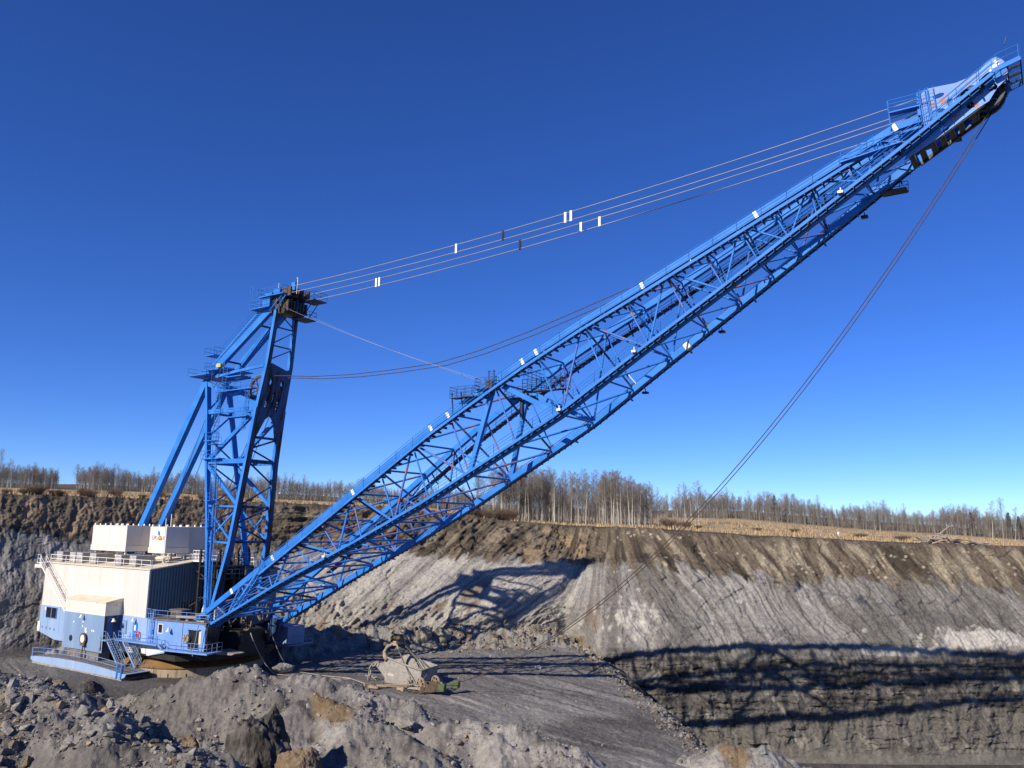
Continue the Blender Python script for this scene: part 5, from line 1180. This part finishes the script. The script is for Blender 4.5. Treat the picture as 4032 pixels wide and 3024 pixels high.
big_rock("boulder", (-16.9, 61.3, -15.2), (1.6, 1.3, 2.3), 12, DK, "dark clay boulder capping the tall block in the foreground", 1.0)
big_rock("boulder", (-21.3, 57.0, -16.0), (1.25, 1.1, 2.1), 13, BR, "brown upright boulder left of the tall dark foreground block", .7)
big_rock("boulder", (-13.6, 57.0, -16.2), (1.7, 1.3, 1.8), 14, OC, "ochre clay boulder right of the tall dark foreground block", .2)
big_rock("boulder", (-22.6, 57.4, -15.4), (.5, .45, .5), 15, GY, "small pale boulder beside the brown upright one", .2)
big_rock("boulder", (-20.0, 75.6, -12.75), (1.05, .7, .42), 16, GY, "flat grey slab perched on the crest of the middle spoil heap", .5)
big_rock("boulder", (-13.3, 133.6, -17.4), (1.5, 1.2, 1.5), 17, TN, "largest tan boulder at the foot of the grey spoil slope", .5)
big_rock("boulder", (-9.9, 134.2, -17.5), (1.1, 1.0, 1.2), 18, TN, "tan boulder just right of the largest one at the slope foot", .1)
big_rock("boulder", (-17.2, 131.5, -17.6), (1.2, 1.0, .9), 19, BR, "brown boulder left of the tan pair at the slope foot", .1)
big_rock("boulder", (-8.3, 71.0, -16.2), (.95, .6, .45), 20, GY, "flat slab stuck in the right flank of the middle heap", -.5)
big_rock("boulder", (-38.5, 78.3, -15.6), (1.6, 1.2, 1.0), 21, DK, "dark clod on the low crest left of the middle heap", .5)
big_rock("boulder", (-6.0, 139.0, -17.9), (.7, .6, .6), 22, GY, "small pale boulder right of the tan pair at the slope foot", .5)
big_rock("boulder", (4.2, 115.4, -18.85), (.55, .5, .3), 23, ((.5, .48, .44), (.6, .58, .54)), "small white boulder alone on the bench near the far edge", .5)
# loose rubble: thousands of stones, merged
RV = [hull_rock(100 + k, 13 if k < 3 else 8, .75) for k in range(10)]
rng = np.random.default_rng(5)
def scatter(name, P_, size, cols_, label, cat):
    n = len(P_); V = []; F = []; C = []; off = 0
    which = np.where(size > .12, rng.integers(0, 3, n), rng.integers(3, len(RV), n))
    for k, (v, f) in enumerate(RV):
        idx = np.where(which == k)[0]
        if not len(idx): continue
        ang = rng.uniform(0, 6.28, len(idx)); tl = rng.uniform(-.7, .7, len(idx)); s_ = size[idx]
        ax = s_ * rng.uniform(.7, 1.3, len(idx)); ay = s_ * rng.uniform(.6, 1.1, len(idx)); az = s_ * rng.uniform(.5, 1.0, len(idx))
        x = v[None, :, 0] * ax[:, None]; y = v[None, :, 1] * ay[:, None]; z = v[None, :, 2] * az[:, None]
        ct, st = np.cos(tl)[:, None], np.sin(tl)[:, None]; x, z = x * ct - z * st, x * st + z * ct
        ca, sa = np.cos(ang)[:, None], np.sin(ang)[:, None]; x, y = x * ca - y * sa, x * sa + y * ca
        q = np.stack([x, y, z], -1) + P_[idx][:, None, :]
        V.append(q.reshape(-1, 3)); F.append((f[None] + (np.arange(len(idx)) * len(v))[:, None, None] + off).reshape(-1, 3)); off += len(idx) * len(v)
        C.append(np.repeat(cols_[idx], len(v), 0))
    o = mesh_np(name, np.concatenate(V), np.concatenate(F), M_soil, False, colors=np.concatenate(C))
    return tag(o, label, cat, kind='stuff')
def rock_cols(n, lo=(.14, .13, .118), hi=(.36, .335, .305), brown=.12):
    t_ = rng.random(n)[:, None]; c_ = np.array(lo) * (1 - t_) + np.array(hi) * t_
    b_ = rng.random(n) < brown; c_[b_] = c_[b_] * np.array((1.05, .82, .6)); return c_
n = 120000
q_ = rng.uniform(-.66, .34, n); y_ = 34 * (80 / 34) ** rng.random(n); x_ = q_ * y_
cl = fbm(x_ * .2, y_ * .2, 3, 300); keep = (cl * 1.6 + rng.uniform(-.45, .45, n)) > .0; x_, y_ = x_[keep], y_[keep]
z_ = heap_height(x_, y_); keep = z_ > -19.3; x_, y_, z_ = x_[keep], y_[keep], z_[keep]
s_ = .03 + .085 * rng.random(len(x_)) ** 3 + .38 * rng.random(len(x_)) ** 26
s_ = s_ * np.where(x_ / y_ < -.38, 1.2, 1.0) 
scatter("heap_rubble", np.stack([x_, y_, z_ + s_ * .15], -1), s_, rock_cols(len(x_)), "loose grey stones strewn over the foreground spoil heaps", "rubble")
# stones along the toe berm, on the bench and over its edge
n = 14000
q_ = rng.uniform(-.5, .13, n); y_ = np.interp(q_, cols, P[:, 0]) - np.abs(rng.normal(0, 5, n)) - .5; x_ = q_ * y_
z_, _d, _e = base_floor(x_, y_); keep = (fbm(x_ * .2, y_ * .2, 2, 301) + rng.uniform(-.4, .4, n)) > -.1; x_, y_, z_ = x_[keep], y_[keep], z_[keep]
s_ = .08 + .2 * rng.random(len(x_)) ** 3 + .6 * rng.random(len(x_)) ** 16
scatter("toe_rubble", np.stack([x_, y_, z_ + s_ * .1], -1), s_, rock_cols(len(x_), (.13, .12, .105), (.33, .31, .27), .35), "broken clods piled along the foot of the spoil slope", "rubble")
n = 9000
y_ = 72 + 70 * rng.random(n) ** 1.2; x_ = EDGE_X(y_) + rng.normal(.8, 1.1, n); z_, _d, _e = base_floor(x_, y_)
s_ = .05 + .16 * rng.random(n) ** 3 + .35 * rng.random(n) ** 18
n2 = 9000; yb = 68 + 65 * rng.random(n2); xb = rng.uniform(-40, 15, n2); zb, _d, _e = base_floor(xb, yb); sb = .03 + .09 * rng.random(n2) ** 4 + .2 * rng.random(n2) ** 30
scatter("bench_rubble", np.concatenate([np.stack([x_, y_, z_ + s_ * .1], -1), np.stack([xb, yb, zb], -1)]), np.concatenate([s_, sb]), rock_cols(n + n2, (.08, .075, .07), (.3, .28, .26), .1), "small stones scattered on the dark bench and its broken edge", "rubble")

# ------------------------------------------------------------------ bare aspens
def bark(name, c1, c2):
    return paint(name, c1, c2, .9, scale=2.5, stain=(.1, .09, .08), stain_amt=.36, spec=.1)
M_bark = bark("aspen_bark", (.32, .295, .25), (.46, .43, .37)); M_twig = paint("twig_brown", (.15, .125, .105), (.245, .215, .185), .9, scale=.5, spec=.1); M_bush = paint("bush_twig", (.13, .09, .065), (.2, .145, .105), .9, scale=.5, spec=.1)
M_conif = paint("spruce_needles", (.018, .035, .018), (.03, .05, .025), .9, scale=1.0, spec=.1)
def seg3(V, F, p, q, r0, r1):
    p = np.asarray(p, float); q = np.asarray(q, float); d = q - p; L_ = np.linalg.norm(d)
    if L_ < 1e-6: return
    d /= L_; a = np.cross(d, (0.3, .1, 1.0)) if abs(d[2]) < .95 else np.cross(d, (1.0, 0, 0)); a /= np.linalg.norm(a); b = np.cross(d, a); n0 = len(V)
    for t_ in (0, 2.094, 4.189): V.append(p + (a * math.cos(t_) + b * math.sin(t_)) * r0)
    for t_ in (0, 2.094, 4.189): V.append(q + (a * math.cos(t_) + b * math.sin(t_)) * r1)
    for i in range(3): F.append((n0 + i, n0 + (i + 1) % 3, n0 + 3 + (i + 1) % 3, n0 + 3 + i))
def aspen(seed, h=12.0, nb=46, nt=7, tr=.13, bare=.42, fat=1.0, spread=1.0):
    r_ = random.Random(seed); V = []; F = []; lean = (r_.uniform(-.06, .06), r_.uniform(-.06, .06)); ns = 7
    tp = [(lean[0] * h * (i / ns) + r_.uniform(-.08, .08) * (i > 0), lean[1] * h * (i / ns) + r_.uniform(-.08, .08) * (i > 0), h * i / ns) for i in range(ns + 1)]
    for i in range(ns): seg3(V, F, tp[i], tp[i + 1], tr * (1 - i / ns) ** .8 + .02, tr * (1 - (i + 1) / ns) ** .8 + .02)
    TV, TF = V, F; V = []; F = []
    def onT(t_): k = min(ns - 1, int(t_ * ns)); f_ = t_ * ns - k; return np.array(tp[k]) * (1 - f_) + np.array(tp[k + 1]) * f_
    for b_ in range(nb):
        t_ = bare + (1 - bare) * ((b_ + r_.random()) / nb) ** .9; p = onT(t_); az = r_.uniform(0, 6.28); L_ = h * (.22 * (1 - t_) ** .6 + .035) * r_.uniform(.6, 1.2) * spread; el = r_.uniform(.45, 1.15)
        d = np.array((math.cos(az) * math.cos(el), math.sin(az) * math.cos(el), math.sin(el))); e = p + d * L_; br = .028 * fat * (1.3 - t_)
        seg3(V, F, p, e, br, .01 * fat)
        for k in range(nt):
            f_ = r_.uniform(.2, 1); s0 = p + d * L_ * f_; dd = d * .7 + np.array((r_.gauss(0, .6), r_.gauss(0, .6), r_.gauss(.15, .45))); dd /= np.linalg.norm(dd); s1 = s0 + dd * L_ * r_.uniform(.25, .6)
            seg3(V, F, s0, s1, .011 * fat, .005 * fat)
            if nt > 4:
                for kk in range(2):
                    d3 = dd + np.array((r_.gauss(0, .7), r_.gauss(0, .7), r_.gauss(0, .5))); d3 /= np.linalg.norm(d3); s2 = s0 + (s1 - s0) * r_.uniform(.3, 1); seg3(V, F, s2, s2 + d3 * L_ * .2, .008 * fat, .004 * fat)
    for k in range(int(nb * .15)):           # dead snags on the lower trunk
        p = onT(r_.uniform(.1, bare)); az = r_.uniform(0, 6.28); seg3(V, F, p, p + np.array((math.cos(az), math.sin(az), .3)) * r_.uniform(.2, .8), .012 * fat, .005 * fat)
    return (np.array(TV), np.array(TF)), (np.array(V), np.array(F))
def mesh_data(name, v, f, mat):
    o = mesh_np(name, v, f, mat); me = o.data; bpy.data.objects.remove(o); return me
protos = []
for k in range(9):
    T_, C_ = aspen(50 + k, 12.0, 50, 7, .11 + .015 * (k % 3), .34 + .05 * (k % 4), 1.15, .8 + .12 * (k % 4)); protos.append((mesh_data("trunk", *T_, M_bark), mesh_data("crown", *C_, M_twig)))
tree_rng = random.Random(77)
def place_tree(x, y, h, group, label, k=None, z=None):
    k = tree_rng.randrange(len(protos)) if k is None else k
    e = empty("aspen_tree", (x, y, (field_z(x, y) if z is None else z) - .15), (0, 0, tree_rng.uniform(0, 6.28))); s_ = h / 12.0; w_ = s_ * tree_rng.uniform(.85, 1.1); e.scale = (w_, w_, s_)
    for nm, me in zip(("trunk", "crown"), protos[k]):
        o = bpy.data.objects.new(nm, me); COL.objects.link(o); o.parent = e
    return tag(e, label, "tree", group)
G1 = "bare aspens of the grove above the pit"; L1 = "bare pale trunked aspen in the dense grove above the pit"
count = 0
for k in range(128):
    t_ = tree_rng.random(); row = tree_rng.random() ** 1.3
    q = -.02 + .19 * t_ + tree_rng.uniform(-.004, .004); rim = float(np.interp(q, cols, P[:, 6])); y = rim + 15 + 26 * row + (8 if q > .16 else 0); h = tree_rng.uniform(10.0, 13.2) * (1.0 if q < .1 else 1.0 - (q - .1) * 4.0) 
    place_tree(q * y, y, h, G1, L1)
for k in range(14):   # thin outliers to the left of the grove
    q = tree_rng.uniform(-.045, .012); y = float(np.interp(q, cols, P[:, 6])) + tree_rng.uniform(7, 16); place_tree(q * y, y, tree_rng.uniform(8, 13), "scattered aspens left of the grove", "thin bare aspen standing apart just left of the grove")
for k in range(14):   # right-hand stragglers
    q = tree_rng.uniform(.18, .235); y = float(np.interp(q, cols, P[:, 6])) + tree_rng.uniform(18, 42); place_tree(q * y, y, tree_rng.uniform(6, 9.5), "scattered aspens right of the grove", "thin bare aspen standing apart just right of the grove")
for x, y, h, lab in ((134.4, 230, 11.2, "tall pale aspen, left one of the trio standing ahead of the far right woods"), (137.7, 230, 12.2, "tallest pale aspen of the trio ahead of the far right woods"), (138.4, 226, 9.6, "right aspen of the trio ahead of the far right woods")):
    place_tree(x, y, h, "trio of aspens at the far right", lab, z=-2.3)
for x, y, h, lab in ((-186.0, 296, 14.0, "tall rounded aspen at the left edge above the woods"), (-180.5, 296, 10.0, "second tall aspen from the left edge above the woods"), (-129.5, 296, 9.6, "taller aspen amid the left woods behind the backstays")):
    place_tree(x, y, h, "taller aspens over the left woods", lab)
# front row of the far woods, tree by tree
for k in range(126):
    q = tree_rng.uniform(-.62, .66)
    while -.553 < q < -.53 or -.03 < q < .18 or (-.2 < q < -.17): q = tree_rng.uniform(-.62, .66)
    y = float(np.interp(q, cols, P[:, 6])) + tree_rng.uniform(150, 166)
    place_tree(q * y, y, tree_rng.uniform(5.6, 8.2), "aspens along the front of the far woods", "small bare aspen in the front row of the far woods")
# the rest of the far woods reads as one mass
M_bark2 = bark("young_aspen_bark", (.22, .20, .165), (.33, .30, .25))
LV = [aspen(200 + k, 8.0 * (.8 + .05 * k), 30, 4, .06, .18 + .03 * k, 1.5, .8 + .09 * k) for k in range(9)]
def wood(name, qs, ys, hs, label):
    TVs, TFs, CVs, CFs = [], [], [], []; to = co = 0
    for q, y, h in zip(qs, ys, hs):
        (tv, tf), (cv, cf) = LV[tree_rng.randrange(len(LV))]; s_ = h / 8.0; a_ = tree_rng.uniform(0, 6.28); x = q * y; z = field_z(x, y) - .1
        R_ = np.array([[math.cos(a_), -math.sin(a_), 0], [math.sin(a_), math.cos(a_), 0], [0, 0, 1]]).T
        TVs.append(tv @ R_ * s_ + (x, y, z)); TFs.append(tf + to); to += len(tv); CVs.append(cv @ R_ * s_ + (x, y, z)); CFs.append(cf + co); co += len(cv)
    v = np.concatenate(TVs + CVs); f = np.concatenate([np.concatenate(TFs), np.concatenate(CFs) + to])
    o = mesh_np(name, v, f, M_bark2); o.data.materials.append(M_twig); nt_ = sum(len(a_) for a_ in TFs)
    o.data.polygons.foreach_set("material_index", np.concatenate([np.zeros(nt_, np.int32), np.ones(len(f) - nt_, np.int32)])); return tag(o, label, "wood", kind='stuff')
def rows(qa, qb, n, d0, d1, h0, h1, skip=()):
    Q_, Y_, H_ = [], [], []
    while len(Q_) < n:
        q = tree_rng.uniform(qa, qb)
        if any(a_ < q < b_ for a_, b_ in skip): continue
        Q_.append(q); Y_.append(float(np.interp(q, cols, P[:, 6])) + d0 + (d1 - d0) * tree_rng.random() ** 1.3); H_.append(tree_rng.gauss((h0 + h1) / 2, .9) * (.93 + .13 * math.sin(q * 60) + .1 * math.sin(q * 23 + 1) + .06 * math.sin(q * 171)))
    return Q_, Y_, H_
wood("far_wood", *rows(-.66, -.553, 330, 160, 195, 5.6, 7.6), "mass of bare aspens behind the far left field")
wood("far_wood", *rows(-.53, -.03, 1560, 158, 200, 5.4, 7.4), "long belt of bare aspens across the left and centre background")
wood("far_wood", *rows(-.03, .2, 300, 60, 110, 6.0, 8.5), "shaded bare woods behind the grove")
wood("far_wood", *rows(.2, .72, 1900, 158, 205, 5.6, 7.6), "long belt of bare aspens across the right background")
wood("far_brush", *rows(-.66, .72, 1300, 149, 170, 2.6, 3.6, ((-.553, -.515), (-.03, .2))), "low brush along the foot of the far woods")
wood("grove_understory", *rows(-.015, .175, 210, 18, 46, 6.0, 9.5), "thin young stems filling the grove between its larger aspens")
# conifers
def spruce(x, y, h, label):
    e = empty("spruce_tree", (x, y, field_z(x, y) - .1)); m = MB(); m.tube((0, 0, 0), (0, 0, h), .12, 6, .03); m.build("trunk", M_twig, e)
    r_ = random.Random(int(x)); V = []; F = []
    for k in range(700):
        t_ = r_.random() ** .8; z = h * (.15 + .85 * t_); R_ = (1 - t_) * h * .17 + .12; a_ = r_.uniform(0, 6.28); rr2 = R_ * r_.uniform(.2, 1.05); p = np.array((rr2 * math.cos(a_), rr2 * math.sin(a_), z)); o_ = np.array((math.cos(a_), math.sin(a_), -.3)) * .35; s_ = np.array((-math.sin(a_), math.cos(a_), 0)) * .12; n0 = len(V)
        V += [p - s_, p + s_, p + o_ + s_ * .3, p + o_ - s_ * .3 + (0, 0, .05)]; F.append((n0, n0 + 1, n0 + 2, n0 + 3))
    mesh_np("crown", np.array(V), np.array(F), M_conif, parent=e); return tag(e, label, "tree")
spruce(.322 * 303, 303, 9.6, "dark spruce rising over the left part of the right woods"); spruce(.606 * 300, 300, 9.5, "dark spruce behind the trio of pale aspens"); spruce(.618 * 301, 301, 8.4, "small dark spruce at the right edge of the photo"); spruce(.56 * 303, 303, 8.6, "dark spruce tip showing between bare crowns on the right")
# bushes
def bush_mesh(seed, n=260, h=2.0, w=1.6):
    r_ = random.Random(seed); V = []; F = []
    for k in range(n):
        a_ = r_.uniform(0, 6.28); p = np.array((math.cos(a_), math.sin(a_), 0)) * r_.uniform(0, .5) * w * .6; d = np.array((math.cos(a_) * r_.uniform(0, .9), math.sin(a_) * r_.uniform(0, .9), 1)); d /= np.linalg.norm(d); L_ = h * r_.uniform(.5, 1.05); q = p + d * L_ * .6
        seg3(V, F, p, q, .02, .012)
        for j in range(3): d2 = d + np.array((r_.gauss(0, .45), r_.gauss(0, .45), r_.gauss(0, .3))); d2 /= np.linalg.norm(d2); seg3(V, F, q, q + d2 * L_ * .45, .012, .006)
    return mesh_data("bush", np.array(V), np.array(F), M_bush)
BMs = [bush_mesh(k, 240, 1.7 + .3 * k, 1.8 + .4 * k) for k in range(4)]
for k in range(30):
    if k < 17: q = -.615 + .31 * (k / 17) + tree_rng.uniform(-.008, .008); d_ = tree_rng.uniform(3, 14); lab = "tangled reddish brown bush along the left pit rim"; g_ = "bushes on the left rim"; s_ = tree_rng.uniform(.4, .85)
    elif k < 24: q = tree_rng.uniform(-.06, .0); d_ = tree_rng.uniform(5, 12); lab = "low twiggy bush on the rim left of the grove"; g_ = "bushes left of the grove"; s_ = tree_rng.uniform(.8, 1.3)
    else: q = tree_rng.uniform(.185, .245); d_ = tree_rng.uniform(16, 30); lab = "low reddish bush at the field's edge right of the grove"; g_ = "bushes right of the grove"; s_ = tree_rng.uniform(.5, .9)
    y = float(np.interp(q, cols, P[:, 6])) + d_; o = bpy.data.objects.new("bush", BMs[k % 4]); COL.objects.link(o); o.location = (q * y, y, field_z(q * y, y) - .1); o.scale = (s_ * 1.3, s_ * 1.3, s_); o.rotation_euler = (0, 0, tree_rng.uniform(0, 6)); tag(o, lab, "bush", g_)
for q, d_, s_, lab in ((.345, 40, .6, "small leafless shrub alone in the field, left one"), (.425, 30, .7, "dark shrub alone in the middle of the dry field"), (.475, 20, .8, "grey heap of brush lying low in the field by the rim"), (.30, 30, .5, "tiny shrub near the left end of the field")):
    y = float(np.interp(q, cols, P[:, 6])) + d_; o = bpy.data.objects.new("bush", BMs[1]); COL.objects.link(o); o.location = (q * y, y, field_z(q * y, y)); o.scale = (s_ * 1.5, s_, s_ * .7); tag(o, lab, "bush")
# dry grass along the rim and over the field
gq = rng.uniform(-.64, .66, 30000); gd_ = 5 + 120 * rng.random(30000) ** 1.6; gy = np.interp(gq, cols, P[:, 6]) + gd_; gx = gq * gy
keep = fbm(gx * .15, gy * .15, 3, 400) + rng.uniform(-.3, .3, 30000) > 0; gx, gy = gx[keep], gy[keep]; gz_ = np.array([field_z(a_, b_) for a_, b_ in zip(gx, gy)])
n = len(gx); hgt = rng.uniform(.25, .7, n); aa = rng.uniform(0, 6.28, n); ln = rng.normal(0, .15, (n, 2)); b0 = np.stack([gx - np.cos(aa) * .12, gy - np.sin(aa) * .12, gz_ - .1], -1); b1 = np.stack([gx + np.cos(aa) * .12, gy + np.sin(aa) * .12, gz_ - .1], -1); tpp = np.stack([gx + ln[:, 0], gy + ln[:, 1], gz_ + hgt], -1)
gv = np.stack([b0, b1, tpp], 1).reshape(-1, 3); gf = np.arange(3 * n).reshape(-1, 3); gc = np.repeat(np.array((.42, .31, .17)) * rng.uniform(.7, 1.3, (n, 1)), 3, 0)
tag(mesh_np("dry_grass", gv, gf, M_soil, False, colors=gc), "tufts of dry tan grass over the field above the pit", "grass", kind='stuff')
# pile of uprooted trunks on the right rim
lr = random.Random(31)
for k in range(34):
    x = 70.5 + 13.5 * lr.random() ** .9; y = 142.6 + lr.uniform(-1.2, 1.6); z = field_z(x, y) + .1 + lr.uniform(0, 1.5) * max(.15, 1 - abs(x - 74.5) / 8); L_ = lr.uniform(1.6, 4.2); az = lr.uniform(-.9, .9) + (math.pi if k % 2 else 0); el = lr.uniform(-.1, .5); d = Vector((math.cos(az) * math.cos(el), math.sin(az) * math.cos(el) * .6, math.sin(el)))
    m = MB(); a_ = Vector((0, 0, 0)); m.path([a_ - d * L_ / 2, a_ + Vector((0, 0, .08)), a_ + d * L_ / 2], [.15, .12, .05], 6)
    if k % 2: m.path([a_ + d * L_ * .2, a_ + d * L_ * .35 + Vector((lr.uniform(-.4, .4), 0, .7))], [.06, .02], 5)
    o = m.build("log", WOOD if k % 3 else M_twig, None); o.location = (x, y, z); tag(o, "weathered uprooted log in the tangled pile on the right pit rim", "log", "uprooted logs piled on the right rim")
m = MB(); m.path([(0, 0, 0), (1.6, 0, 1.0), (3.2, .2, 2.2), (4.1, .1, 2.5)], [.2, .15, .08, .04], 6); m.path([(3.2, .2, 2.2), (3.6, .2, 2.9)], [.05, .02], 5); o = m.build("log", WOOD, None); o.location = (72.5, 142.2, field_z(72.5, 142.2) + .6); tag(o, "longest pale log slanting up out of the tangled pile", "log")
m = MB(); m.box(-.12, .12, -.05, .05, 0, .9); m.box(-.2, .2, -.06, .06, .5, .95); o = m.build("marker_post", RAILW, None); o.location = (.398 * 168, 168, field_z(.398 * 168, 168)); tag(o, "small white marker post standing in the dry field", "post")
